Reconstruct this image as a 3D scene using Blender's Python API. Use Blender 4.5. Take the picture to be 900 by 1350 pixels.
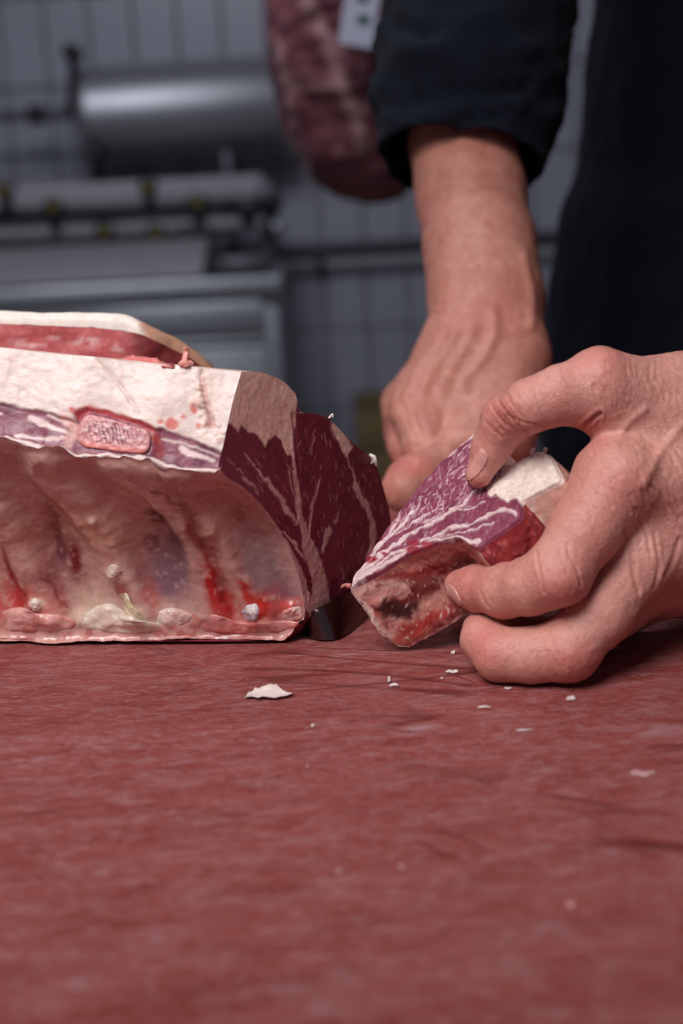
import bpy, bmesh, math, random
import numpy as np
from mathutils import Vector, Matrix

random.seed(4)
rng = np.random.default_rng(4)
for o in list(bpy.data.objects):
    bpy.data.objects.remove(o, do_unlink=True)
scene = bpy.context.scene
COL = scene.collection

# ------------------------------------------------------------------ camera
BZ = 0.90                      # height of the cutting board's top above the floor
H = 0.15                       # camera height above the board
PIT = math.radians(13.5)
FPX = 1850.0
CP, SP = math.cos(PIT), math.sin(PIT)
cam_d = bpy.data.cameras.new('camera')
cam = bpy.data.objects.new('camera', cam_d)
COL.objects.link(cam)
cam.location = (0, 0, BZ + H)
ROLL = math.radians(3.0)
CR, SR = math.cos(ROLL), math.sin(ROLL)
_up, _fw = Vector((0, SP, CP)), Vector((0, CP, -SP))
_cx = Vector((CR, 0, 0)) - SR * _up
_cy = Vector((SR, 0, 0)) + CR * _up
cam.matrix_world = Matrix(((_cx.x, _cy.x, -_fw.x, 0), (_cx.y, _cy.y, -_fw.y, 0), (_cx.z, _cy.z, -_fw.z, BZ + H), (0, 0, 0, 1)))
cam_d.sensor_fit = 'HORIZONTAL'
cam_d.sensor_width = 24.0
cam_d.lens = 24.0 * FPX / 900.0
cam_d.clip_start = 0.02
cam_d.dof.use_dof = True
cam_d.dof.focus_distance = 0.452
cam_d.dof.aperture_fstop = 8.0
scene.camera = cam

# ------------------------------------------------------------------ world, lights, exposure
world = bpy.data.worlds.new('world')
scene.world = world
world.use_nodes = True
world.node_tree.nodes['Background'].inputs[0].default_value = (0.55, 0.62, 0.80, 1)
world.node_tree.nodes['Background'].inputs[1].default_value = 0.22

def area(name, loc, target, size, energy, color):
    l = bpy.data.lights.new(name, 'AREA')
    l.shape = 'RECTANGLE'
    l.size, l.size_y = size
    l.energy = energy
    l.color = color
    o = bpy.data.objects.new(name, l)
    COL.objects.link(o)
    o.location = loc
    o.rotation_euler = (Vector(target) - Vector(loc)).to_track_quat('-Z', 'Y').to_euler()
    return o
key = area('key_light', (-0.25, 0.02, BZ + 0.66), (0.01, 0.50, BZ + 0.02), (0.44, 0.38), 1.62, (1.0, 0.975, 0.965))
key.data.spread = math.radians(78)
area('background_fill', (-0.30, 1.10, 2.28), (-0.25, 3.0, 0.75), (0.9, 0.5), 17.0, (0.84, 0.87, 1.0))  # unseen light added to brighten the wall, bench and ham
scene.view_settings.view_transform = 'Standard'
scene.view_settings.look = 'None'
scene.view_settings.gamma = 1.0
scene.view_settings.use_curve_mapping = False
scene.view_settings.exposure = 0.0

# ------------------------------------------------------------------ helpers: pixel <-> world
CAM = np.array([0, 0, BZ + H])
def ray(px, py):
    ai = (px - 450) / FPX
    bi = (675 - py) / FPX
    a, b = ai * CR + bi * SR, bi * CR - ai * SR
    return np.array([a, CP + b * SP, -SP + b * CP])
def P(px, py, Y):
    d = ray(px, py)
    return CAM + d * Y / d[1]
def PL(px, py, p0, n):
    d = ray(px, py)
    return CAM + d * ((p0 - CAM) @ n) / (d @ n)
def PZ(px, py, z=0.0):
    d = ray(px, py)
    return CAM + d * (BZ + z - CAM[2]) / d[2]
def proj(V):
    V = np.asarray(V) - CAM
    z = V[..., 1] * CP - V[..., 2] * SP
    u = V[..., 1] * SP + V[..., 2] * CP
    a, b = V[..., 0] / z, u / z
    return np.stack([450 + FPX * (a * CR - b * SR), 675 - FPX * (a * SR + b * CR)], -1)
def RM(p, rpx):                # a radius in pixels at point p -> metres
    v = p - CAM
    return rpx * (v[1] * CP - v[2] * SP) / FPX
def J(px, py, Y, r):           # joint: position and radius
    p = P(px, py, Y)
    return p, RM(p, r)
def unit(v):
    v = np.asarray(v, float)
    return v / np.linalg.norm(v)

# ------------------------------------------------------------------ helpers: numpy noise and painting
def _hash(ix, iy, iz, seed):
    h = (ix * 374761393 + iy * 668265263 + iz * 2147483647 + seed * 974711) & 0xffffffff
    h = ((h ^ (h >> 13)) * 1274126177) & 0xffffffff
    h = ((h ^ (h >> 16)) * 2246822519) & 0xffffffff
    return ((h ^ (h >> 15)) & 0xffff) / 65535.0
def vnoise(p, seed=0):
    i = np.floor(p).astype(np.int64)
    f = p - i
    f = f * f * f * (f * (f * 6 - 15) + 10)
    r = 0
    for dx in (0, 1):
        wx = f[:, 0] if dx else 1 - f[:, 0]
        for dy in (0, 1):
            wy = f[:, 1] if dy else 1 - f[:, 1]
            for dz in (0, 1):
                wz = f[:, 2] if dz else 1 - f[:, 2]
                r = r + wx * wy * wz * _hash(i[:, 0] + dx, i[:, 1] + dy, i[:, 2] + dz, seed)
    return r * 2 - 1
def fbm(p, scale, octs=3, seed=0):
    p = np.asarray(p, float).reshape(-1, 3) * scale
    r, a = 0, 1.0
    for k in range(octs):
        r = r + a * vnoise(p, seed + k * 17)
        p = p * 2.03 + 5.1
        a *= 0.5
    return r
def srgb(r, g, b):
    c = np.array([r, g, b], float) / 255
    return np.where(c <= 0.04045, c / 12.92, ((c + 0.055) / 1.055) ** 2.4)
def sst(x, e0, e1):
    t = np.clip((x - e0) / (e1 - e0), 0, 1)
    return t * t * (3 - 2 * t)
def inside(d, e=1.5):          # mask from a signed distance
    return 1 - sst(d, -e, e)
def stroke(U, pts, w0, w1=None):
    pts = np.asarray(pts, float)
    w1 = w0 if w1 is None else w1
    n = len(pts) - 1
    best = np.full(len(U), 1e9)
    for k in range(n):
        a, b = pts[k], pts[k + 1]
        ab = b - a
        t = np.clip(((U - a) @ ab) / max(ab @ ab, 1e-9), 0, 1)
        d = np.linalg.norm(U - a - t[:, None] * ab, axis=1)
        d -= (w0 + (w1 - w0) * (k + t) / n) * 0.5
        best = np.minimum(best, d)
    return best
def poly(U, pts):
    pts = np.asarray(pts, float)
    d = np.full(len(U), 1e9)
    s = np.ones(len(U))
    for k in range(len(pts)):
        a, b = pts[k], pts[k - 1]
        e = b - a
        w = U - a
        t = np.clip((w @ e) / max(e @ e, 1e-9), 0, 1)
        d = np.minimum(d, np.linalg.norm(w - t[:, None] * e, axis=1))
        c = np.stack([U[:, 1] >= a[1], U[:, 1] < b[1], e[0] * w[:, 1] > e[1] * w[:, 0]])
        s = np.where(c.all(0) | (~c).all(0), -s, s)
    return s * d
def blob(U, x, y, rx, ry, ang=0):
    a = math.radians(ang)
    d = U - np.array([x, y])
    u = d[:, 0] * math.cos(a) + d[:, 1] * math.sin(a)
    v = -d[:, 0] * math.sin(a) + d[:, 1] * math.cos(a)
    return np.exp(-((u / rx) ** 2 + (v / ry) ** 2))
def over(c, m, col):
    m = np.clip(m, 0, 1)[:, None]
    return c * (1 - m) + np.asarray(col) * m

# ------------------------------------------------------------------ helpers: objects
def wloc(o):
    v = np.zeros(3)
    while o is not None:
        v += np.array(o.location)
        o = o.parent
    return v
def link(o, parent=None):
    COL.objects.link(o)
    if parent is not None:
        o.parent = parent
    return o
def mk(name, V, Fc, mat, parent=None, col=None, smooth=True, origin=None, sharp=None):
    V = np.asarray(V, float)
    off = np.zeros(3)
    if parent is not None:
        off = wloc(parent)
    elif origin is not None:
        off = np.asarray(origin, float)
    me = bpy.data.meshes.new(name)
    Fc = Fc.tolist() if hasattr(Fc, 'tolist') else Fc
    me.from_pydata((V - off).tolist(), [], Fc)
    if smooth:
        me.polygons.foreach_set('use_smooth', [True] * len(me.polygons))
    if col is not None:
        at = me.color_attributes.new('Col', 'FLOAT_COLOR', 'POINT')
        c4 = np.ones((len(V), 4), np.float32)
        c4[:, :3] = np.clip(col, 0, 1)
        at.data.foreach_set('color', c4.ravel())
    if mat:
        me.materials.append(mat)
    me.update()
    if smooth and sharp:
        me.set_sharp_from_angle(angle=math.radians(sharp))
    o = bpy.data.objects.new(name, me)
    if parent is None:
        o.location = off
    link(o, parent)
    return o
def empty(name, loc):
    o = bpy.data.objects.new(name, None)
    o.empty_display_size = 0.03
    COL.objects.link(o)
    o.location = loc
    return o
def tag(o, label=None, cat=None, group=None, kind=None):
    if label: o['label'] = label
    if cat: o['category'] = cat
    if group: o['group'] = group
    if kind: o['kind'] = kind
    return o
def grid_faces(n, m, closed=False, flip=False):
    i = np.arange(n - 1)[:, None]
    mm = m if closed else m - 1
    j = np.arange(mm)[None, :]
    a = i * m + j
    b = i * m + (j + 1) % m
    q = np.stack([a, b, b + m, a + m], -1).reshape(-1, 4)
    return q[:, ::-1] if flip else q
def resample(pts, n, smooth=True):
    pts = np.asarray(pts, float)
    if smooth and len(pts) > 2:
        ext = np.vstack([2 * pts[0] - pts[1], pts, 2 * pts[-1] - pts[-2]])
        out = []
        for k in range(len(pts) - 1):
            p0, p1, p2, p3 = ext[k:k + 4]
            for t in np.linspace(0, 1, 24, endpoint=False):
                out.append(0.5 * ((2 * p1) + (-p0 + p2) * t + (2 * p0 - 5 * p1 + 4 * p2 - p3) * t * t
                                  + (-p0 + 3 * p1 - 3 * p2 + p3) * t ** 3))
        out.append(pts[-1])
        pts = np.array(out)
    L = np.concatenate([[0], np.cumsum(np.linalg.norm(np.diff(pts, axis=0), axis=1))])
    t = np.linspace(0, L[-1], n)
    return np.stack([np.interp(t, L, pts[:, k]) for k in range(pts.shape[1])], 1)
def grid_normals(G):
    du = np.gradient(G, axis=0)
    dv = np.gradient(G, axis=1)
    n = np.cross(dv, du)
    return n / (np.linalg.norm(n, axis=2, keepdims=True) + 1e-12)

class MB:                      # collects boxes, tubes and lathes as one mesh
    def __init__(s):
        s.bm = bmesh.new()
    def box(s, lo, hi, bevel=0.0, rot=None):
        lo, hi = np.asarray(lo, float), np.asarray(hi, float)
        c = (lo + hi) / 2
        m = Matrix.Translation(c)
        if rot is not None:
            m = m @ rot.to_4x4()
        m = m @ Matrix.Diagonal((*(hi - lo), 1))
        r = bmesh.ops.create_cube(s.bm, size=1, matrix=m)
        if bevel:
            es = list({e for v in r['verts'] for e in v.link_edges})
            bmesh.ops.bevel(s.bm, geom=es, offset=bevel, segments=2, affect='EDGES', profile=0.5)
        return s
    def tube(s, a, b, r0, r1=None, seg=20):
        a, b = Vector(a), Vector(b)
        d = b - a
        m = Matrix.Translation((a + b) / 2) @ d.to_track_quat('Z', 'Y').to_matrix().to_4x4()
        bmesh.ops.create_cone(s.bm, cap_ends=True, segments=seg, radius1=r0, radius2=r0 if r1 is None else r1,
                              depth=d.length, matrix=m)
        return s
    def path(s, pts, r, seg=10):
        for k in range(len(pts) - 1):
            s.tube(pts[k], pts[k + 1], r, seg=seg)
        for p in pts[1:-1]:
            bmesh.ops.create_uvsphere(s.bm, u_segments=seg, v_segments=6, radius=r, matrix=Matrix.Translation(Vector(p)))
        return s
    def ball(s, c, r, sc=(1, 1, 1), seg=16):
        bmesh.ops.create_uvsphere(s.bm, u_segments=seg, v_segments=seg // 2 + 2, radius=r,
                                  matrix=Matrix.Translation(Vector(c)) @ Matrix.Diagonal((*sc, 1)))
        return s
    def lathe(s, a, b, prof, seg=32):          # prof: (t along a-b in metres, radius)
        a, b = Vector(a), Vector(b)
        q = (b - a).to_track_quat('Z', 'Y')
        rings = []
        for t, r in prof:
            ring = []
            for k in range(seg):
                an = 2 * math.pi * k / seg
                ring.append(s.bm.verts.new(a + q @ Vector((r * math.cos(an), r * math.sin(an), t))))
            rings.append(ring)
        for i in range(len(rings) - 1):
            for k in range(seg):
                s.bm.faces.new((rings[i][k], rings[i][(k + 1) % seg], rings[i + 1][(k + 1) % seg], rings[i + 1][k]))
        s.bm.faces.new(rings[0][::-1])
        s.bm.faces.new(rings[-1])
        return s
    def build(s, name, mat, parent=None, origin=None, smooth=40):
        off = wloc(parent) if parent is not None else (np.asarray(origin, float) if origin is not None else np.zeros(3))
        bmesh.ops.translate(s.bm, verts=s.bm.verts, vec=Vector(-off))
        me = bpy.data.meshes.new(name)
        s.bm.to_mesh(me)
        s.bm.free()
        me.materials.append(mat)
        if smooth:
            me.polygons.foreach_set('use_smooth', [True] * len(me.polygons))
            me.set_sharp_from_angle(angle=math.radians(smooth))
        o = bpy.data.objects.new(name, me)
        if parent is None:
            o.location = off
        return link(o, parent)

# ------------------------------------------------------------------ helpers: implicit surfaces
def rc(p, a, b, ra, rb):
    ab = b - a
    t = np.clip(((p - a) @ ab) / max(ab @ ab, 1e-12), 0, 1)
    return np.linalg.norm(p - a - t[:, None] * ab, axis=1) - (ra + (rb - ra) * t)
def smin(a, b, k):
    h = np.clip(0.5 + 0.5 * (b - a) / k, 0, 1)
    return b + (a - b) * h - k * h * (1 - h)
def chain(p, js, k=0.003):
    d = None
    for i in range(len(js) - 1):
        e = rc(p, js[i][0], js[i + 1][0], js[i][1], js[i + 1][1])
        d = e if d is None else smin(d, e, k)
    return d
def ellip(p, c, r, R=None):
    q = p - c
    if R is not None:
        q = q @ R
    k0 = np.linalg.norm(q / r, axis=1)
    k1 = np.linalg.norm(q / (np.asarray(r) ** 2), axis=1) + 1e-9
    return k0 * (k0 - 1) / k1
def nets(sdf, lo, hi, h, blk=12, newton=2):
    lo = np.asarray(lo, float)
    n = np.ceil((np.asarray(hi) - lo) / h).astype(int) + 1
    n = ((n + blk - 1) // blk) * blk
    D = np.full(n, 1.0, np.float32)
    nb = n // blk
    bi = np.stack(np.meshgrid(*[np.arange(k) for k in nb], indexing='ij'), -1).reshape(-1, 3)
    bc = lo + (bi * blk + (blk - 1) / 2) * h
    dc = sdf(bc)
    half = blk * h * 0.9 + 0.002
    loc = np.stack(np.meshgrid(*[np.arange(blk)] * 3, indexing='ij'), -1).reshape(-1, 3)
    near = np.abs(dc) < half
    far_in = (~near) & (dc < 0)
    for b in bi[far_in]:
        x, y, z = b * blk
        D[x:x + blk, y:y + blk, z:z + blk] = -1
    nbi = bi[near]
    for c in range(0, len(nbi), 60):
        ch = nbi[c:c + 60]
        idx = (ch[:, None, :] * blk + loc[None]).reshape(-1, 3)
        D[idx[:, 0], idx[:, 1], idx[:, 2]] = sdf(lo + idx * h)
    S = D < 0
    cs = np.zeros(n - 1, np.int8)
    for dx in (0, 1):
        for dy in (0, 1):
            for dz in (0, 1):
                cs += S[dx:n[0] - 1 + dx, dy:n[1] - 1 + dy, dz:n[2] - 1 + dz]
    act = np.argwhere((cs > 0) & (cs < 8))
    vid = np.full(n - 1, -1, np.int64)
    vid[act[:, 0], act[:, 1], act[:, 2]] = np.arange(len(act))
    acc = np.zeros((len(act), 3))
    cnt = np.zeros(len(act))
    cor = [(a, b, c) for a in (0, 1) for b in (0, 1) for c in (0, 1)]
    for i, a in enumerate(cor):
        for bq in cor[i + 1:]:
            if sum(abs(np.array(a) - bq)) != 1:
                continue
            ia, ib = act + a, act + np.array(bq)
            da = D[ia[:, 0], ia[:, 1], ia[:, 2]].astype(float)
            db = D[ib[:, 0], ib[:, 1], ib[:, 2]].astype(float)
            m = (da < 0) != (db < 0)
            t = np.where(m, da / np.where(m, da - db, 1), 0)
            acc += np.where(m[:, None], ia + t[:, None] * (np.array(bq) - a), 0)
            cnt += m
    V = lo + acc / cnt[:, None] * h
    quads = []
    for ax in range(3):
        u, v = (ax + 1) % 3, (ax + 2) % 3
        sl0 = [slice(None)] * 3
        sl1 = [slice(None)] * 3
        sl0[ax] = slice(0, -1)
        sl1[ax] = slice(1, None)
        A, B = S[tuple(sl0)], S[tuple(sl1)]
        e = np.argwhere(A != B)
        e = e[(e[:, u] > 0) & (e[:, v] > 0) & (e[:, u] < n[u] - 1) & (e[:, v] < n[v] - 1)]
        s = S[e[:, 0], e[:, 1], e[:, 2]]
        def cell(du, dv):
            c = e.copy()
            c[:, u] -= du
            c[:, v] -= dv
            return vid[c[:, 0], c[:, 1], c[:, 2]]
        q = np.stack([cell(1, 1), cell(0, 1), cell(0, 0), cell(1, 0)], 1)
        q[~s] = q[~s][:, ::-1]
        quads.append(q)
    Q = np.vstack(quads)
    Q = Q[(Q >= 0).all(1)]
    for _ in range(newton):
        g = grad(sdf, V, h * 0.5)
        V = V - g * np.clip(sdf(V), -h, h)[:, None]
    return V, Q
def grad(sdf, V, e):
    g = np.zeros_like(V)
    for k in range(3):
        d = np.zeros(3)
        d[k] = e
        g[:, k] = sdf(V + d) - sdf(V - d)
    return g / (np.linalg.norm(g, axis=1, keepdims=True) + 1e-12)

# ------------------------------------------------------------------ materials
def new_mat(name):
    m = bpy.data.materials.new(name)
    m.use_nodes = True
    return m, m.node_tree.nodes, m.node_tree.links, m.node_tree.nodes['Principled BSDF']
def noise_node(N, L, scale, detail=4, rough=0.55, vec=None, stretch=None):
    t = N.new('ShaderNodeTexNoise')
    t.inputs['Scale'].default_value = scale
    t.inputs['Detail'].default_value = detail
    t.inputs['Roughness'].default_value = rough
    tc = N.new('ShaderNodeTexCoord')
    if stretch:
        mp = N.new('ShaderNodeMapping')
        if len(stretch) > 3:       # stretch along a turned axis
            mp.vector_type = 'TEXTURE'
            mp.inputs['Scale'].default_value = tuple(1 / v for v in stretch[:3])
            mp.inputs['Rotation'].default_value = (0, 0, stretch[3])
        else:
            mp.inputs['Scale'].default_value = stretch[:3]
        L.new(tc.outputs['Object'], mp.inputs['Vector'])
        L.new(mp.outputs['Vector'], t.inputs['Vector'])
    else:
        L.new(tc.outputs['Object'], t.inputs['Vector'])
    return t
def ramp(N, L, src, stops):
    r = N.new('ShaderNodeValToRGB')
    while len(r.color_ramp.elements) < len(stops):
        r.color_ramp.elements.new(0.5)
    for e, (p, c) in zip(r.color_ramp.elements, stops):
        e.position = p
        e.color = (*c, 1)
    L.new(src, r.inputs['Fac'])
    return r
def mix(N, L, a, b, fac, mode='MIX'):
    m = N.new('ShaderNodeMix')
    m.data_type = 'RGBA'
    m.blend_type = mode
    if isinstance(fac, float):
        m.inputs['Factor'].default_value = fac
    else:
        L.new(fac, m.inputs['Factor'])
    for s, k in ((a, 'A'), (b, 'B')):
        i = [x for x in m.inputs if x.name == k and x.type == 'RGBA'][0]
        if hasattr(s, 'links'):
            L.new(s, i)
        else:
            i.default_value = (*s, 1)
    return [x for x in m.outputs if x.type == 'RGBA'][0]
def bump(N, L, bsdf, hs, dist, strength=1.0, prev=None):
    b = N.new('ShaderNodeBump')
    b.inputs['Distance'].default_value = dist
    b.inputs['Strength'].default_value = strength
    L.new(hs, b.inputs['Height'])
    if prev is not None:
        L.new(prev.outputs[0], b.inputs['Normal'])
    L.new(b.outputs[0], bsdf.inputs['Normal'])
    return b
def attr_mat(name, rough, sss, radius, var=0.25, vscale=260, bumps=((900, 0.0003),), coat=0.0, spec=0.5, roughvar=0.0):
    m, N, L, B = new_mat(name)
    a = N.new('ShaderNodeVertexColor')
    a.layer_name = 'Col'
    nz = noise_node(N, L, vscale, 5)
    r = ramp(N, L, nz.outputs['Fac'], [(0.3, (1 - var,) * 3), (0.7, (1 + var * 0.4,) * 3)])
    c = mix(N, L, a.outputs['Color'], r.outputs['Color'], 1.0, 'MULTIPLY')
    L.new(c, B.inputs['Base Color'])
    B.inputs['Roughness'].default_value = rough
    if roughvar:
        n2 = noise_node(N, L, vscale * 0.5, 3)
        rr = ramp(N, L, n2.outputs['Fac'], [(0.35, (max(rough - roughvar, 0.05),) * 3), (0.7, (rough + roughvar,) * 3)])
        L.new(rr.outputs['Color'], B.inputs['Roughness'])
    B.inputs['Specular IOR Level'].default_value = spec
    B.inputs['Subsurface Weight'].default_value = sss
    B.inputs['Subsurface Radius'].default_value = radius
    B.inputs['Subsurface Scale'].default_value = 1.0
    B.inputs['Coat Weight'].default_value = coat
    B.inputs['Coat Roughness'].default_value = 0.15
    prev = None
    for sc, dist in bumps:
        n = noise_node(N, L, sc, 4)
        prev = bump(N, L, B, n.outputs['Fac'], dist, 1.0, prev)
    return m
def plain_mat(name, col, rough=0.5, metal=0.0, var=0.15, vscale=20, bmp=None, spec=0.5, stretch=None, sheen=0.0):
    m, N, L, B = new_mat(name)
    nz = noise_node(N, L, vscale, 4, stretch=stretch)
    c = np.asarray(col)
    r = ramp(N, L, nz.outputs['Fac'], [(0.3, tuple(c * (1 - var))), (0.7, tuple(np.clip(c * (1 + var), 0, 1)))])
    L.new(r.outputs['Color'], B.inputs['Base Color'])
    B.inputs['Roughness'].default_value = rough
    B.inputs['Metallic'].default_value = metal
    B.inputs['Specular IOR Level'].default_value = spec
    B.inputs['Sheen Weight'].default_value = sheen
    if bmp:
        n = noise_node(N, L, bmp[0], 4, stretch=stretch)
        bump(N, L, B, n.outputs['Fac'], bmp[1])
    return m

M = {}
M['fat'] = attr_mat('fat', 0.48, 0.25, (0.004, 0.002, 0.0012), 0.10, 300, ((300, 0.0003), (1400, 0.0001)), 0.1, 0.4, 0.1)
M['muscle'] = attr_mat('muscle', 0.42, 0.12, (0.003, 0.0008, 0.0006), 0.22, 700, ((500, 0.00018), (1800, 0.00008)), 0.1, 0.4, 0.1)
M['membrane'] = attr_mat('membrane', 0.30, 0.2, (0.004, 0.0015, 0.001), 0.14, 420, ((260, 0.00022), (1200, 0.0001)), 0.28, 0.5, 0.08)
M['skin'] = attr_mat('skin', 0.40, 0.2, (0.005, 0.0018, 0.0009), 0.10, 700, ((420, 0.00030), (1500, 0.00018)), 0.0, 0.5, 0.08)
def skin_cells(m):
    N, L = m.node_tree.nodes, m.node_tree.links
    B = N['Principled BSDF']
    prev = B.inputs['Normal'].links[0].from_node
    tc = N.new('ShaderNodeTexCoord')
    for sc, d in ((900, 0.00004), (1900, 0.00003)):
        v = N.new('ShaderNodeTexVoronoi')
        v.feature = 'DISTANCE_TO_EDGE'
        v.inputs['Scale'].default_value = sc
        L.new(tc.outputs['Object'], v.inputs['Vector'])
        r = ramp(N, L, v.outputs['Distance'], [(0.0, (0, 0, 0)), (0.22, (1, 1, 1))])
        prev = bump(N, L, B, r.outputs['Color'], d, 1.0, prev)
skin_cells(M['skin'])
M['nail'] = plain_mat('nail', srgb(206, 146, 138), 0.32, 0, 0.08, 300, None, 0.4)
M['steel'] = plain_mat('brushed_steel', (0.50, 0.50, 0.52), 0.42, 0.8, 0.16, 6, (60, 0.0004), 0.5, (1, 12, 12))
M['steel_dark'] = plain_mat('dark_steel', (0.09, 0.09, 0.10), 0.45, 0.7, 0.2, 12)
M['blade'] = plain_mat('knife_steel', (0.13, 0.085, 0.085), 0.26, 1.0, 0.2, 60, (500, 0.00005))
M['black'] = plain_mat('black_plastic', (0.012, 0.012, 0.014), 0.4, 0, 0.2, 40)
M['yellow'] = plain_mat('yellow_plastic', srgb(112, 96, 18), 0.45, 0, 0.1, 40)
M['white_pl'] = plain_mat('white_plastic', srgb(172, 168, 172), 0.5, 0, 0.06, 12)
M['cloth'] = plain_mat('navy_cloth', srgb(12, 17, 30), 0.9, 0, 0.22, 60, (1500, 0.0004), 0.2, None, 0.02)
M['stitch'] = plain_mat('navy_thread', srgb(15, 19, 30), 0.9, 0, 0.1, 60)
M['trousers'] = plain_mat('dark_trousers', srgb(18, 20, 26), 0.9, 0, 0.2, 60)
M['shoe'] = plain_mat('shoe_leather', (0.01, 0.01, 0.01), 0.5, 0, 0.2, 60)
M['hair'] = plain_mat('hair', srgb(58, 46, 38), 0.7, 0, 0.3, 200)
M['tile'] = plain_mat('glazed_tile', srgb(168, 168, 178), 0.28, 0, 0.05, 4)
M['grout'] = plain_mat('grout', srgb(92, 90, 92), 0.9, 0, 0.2, 30)
M['floor'] = plain_mat('floor_paint', srgb(96, 92, 90), 0.6, 0, 0.15, 5)
M['paint'] = plain_mat('wall_paint', srgb(160, 160, 166), 0.8, 0, 0.05, 5)
M['crate'] = plain_mat('crate_wood', srgb(128, 108, 72), 0.7, 0, 0.2, 14, None, 0.3, (1, 8, 8))
M['tag_paper'] = plain_mat('tag_paper', srgb(212, 214, 228), 0.6, 0, 0.03, 30)
M['tag_green'] = plain_mat('tag_green', srgb(40, 92, 56), 0.6, 0, 0.1, 30)
M['tag_ink'] = plain_mat('tag_ink', srgb(96, 98, 118), 0.6, 0, 0.1, 30)

# red cutting board: fibre streaks, dark knife cuts, pale scuffs
def board_mat():
    m, N, L, B = new_mat('red_board')
    base = noise_node(N, L, 9, 5)
    c = ramp(N, L, base.outputs['Fac'], [(0.3, tuple(srgb(178, 80, 72))), (0.7, tuple(srgb(188, 94, 88)))]).outputs['Color']
    mt = noise_node(N, L, 34, 8, 0.72, stretch=(1, 2.6, 1, 0.15))
    mr = ramp(N, L, mt.outputs['Fac'], [(0.46, (0, 0, 0)), (0.62, (0.9, 0.9, 0.9))])
    c = mix(N, L, c, tuple(srgb(162, 62, 53)), mr.outputs['Color'])
    st = noise_node(N, L, 75, 9, 0.78, stretch=(1.0, 3.0, 1, 0.08))
    sr = ramp(N, L, st.outputs['Fac'], [(0.49, (0, 0, 0)), (0.72, (0.9, 0.9, 0.9))])
    c = mix(N, L, c, tuple(srgb(214, 150, 154)), sr.outputs['Color'])
    fb = noise_node(N, L, 330, 6, 0.75, stretch=(1.0, 4.5, 1, -0.15))
    fr_ = ramp(N, L, fb.outputs['Fac'], [(0.50, (0, 0, 0)), (0.68, (0.85, 0.85, 0.85))])
    c = mix(N, L, c, tuple(srgb(224, 168, 172)), fr_.outputs['Color'])
    fd = noise_node(N, L, 210, 6, 0.75, stretch=(1.0, 4.0, 1, 0.35))
    fdr = ramp(N, L, fd.outputs['Fac'], [(0.57, (0, 0, 0)), (0.68, (0.8, 0.8, 0.8))])
    c = mix(N, L, c, tuple(srgb(142, 50, 44)), fdr.outputs['Color'])
    # long thin knife cuts in several directions
    hsum = None
    for i, (ang, sc, w, lo) in enumerate(((1.25, 15, 0.008, 0.54), (1.75, 13, 0.008, 0.54), (0.7, 12, 0.006, 0.58), (-0.75, 11, 0.006, 0.60), (0.35, 10, 0.005, 0.60), (1.5, 9, 0.006, 0.58))):
        n = noise_node(N, L, sc, 3, 0.5, stretch=(1, 0.10, 1, ang))
        r = ramp(N, L, n.outputs['Fac'], [(0.5 - w, (0, 0, 0)), (0.5, (0.8, 0.8, 0.8)), (0.5 + w, (0, 0, 0))])
        g = noise_node(N, L, 16 + 5 * i, 2)
        gr = ramp(N, L, g.outputs['Fac'], [(lo, (0, 0, 0)), (lo + 0.08, (1, 1, 1))])
        f = mix(N, L, (0, 0, 0), r.outputs['Color'], gr.outputs['Color'])
        c = mix(N, L, c, tuple(srgb(120, 40, 38)) if i < 4 else tuple(srgb(216, 176, 182)), f)
        hsum = f if hsum is None else mix(N, L, hsum, f, 1.0, 'ADD')
    L.new(c, B.inputs['Base Color'])
    rr = ramp(N, L, mt.outputs['Fac'], [(0.4, (0.60,) * 3), (0.65, (0.42,) * 3)])
    L.new(rr.outputs['Color'], B.inputs['Roughness'])
    B.inputs['Specular IOR Level'].default_value = 0.4
    b1 = bump(N, L, B, fb.outputs['Fac'], 0.0011)
    b2 = bump(N, L, B, st.outputs['Fac'], 0.0014, 1.0, b1)
    inv = N.new('ShaderNodeInvert')
    L.new(hsum, inv.inputs['Color'])
    bump(N, L, B, inv.outputs['Color'], 0.0005, 1.0, b2)
    return m
M['board'] = board_mat()

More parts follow.
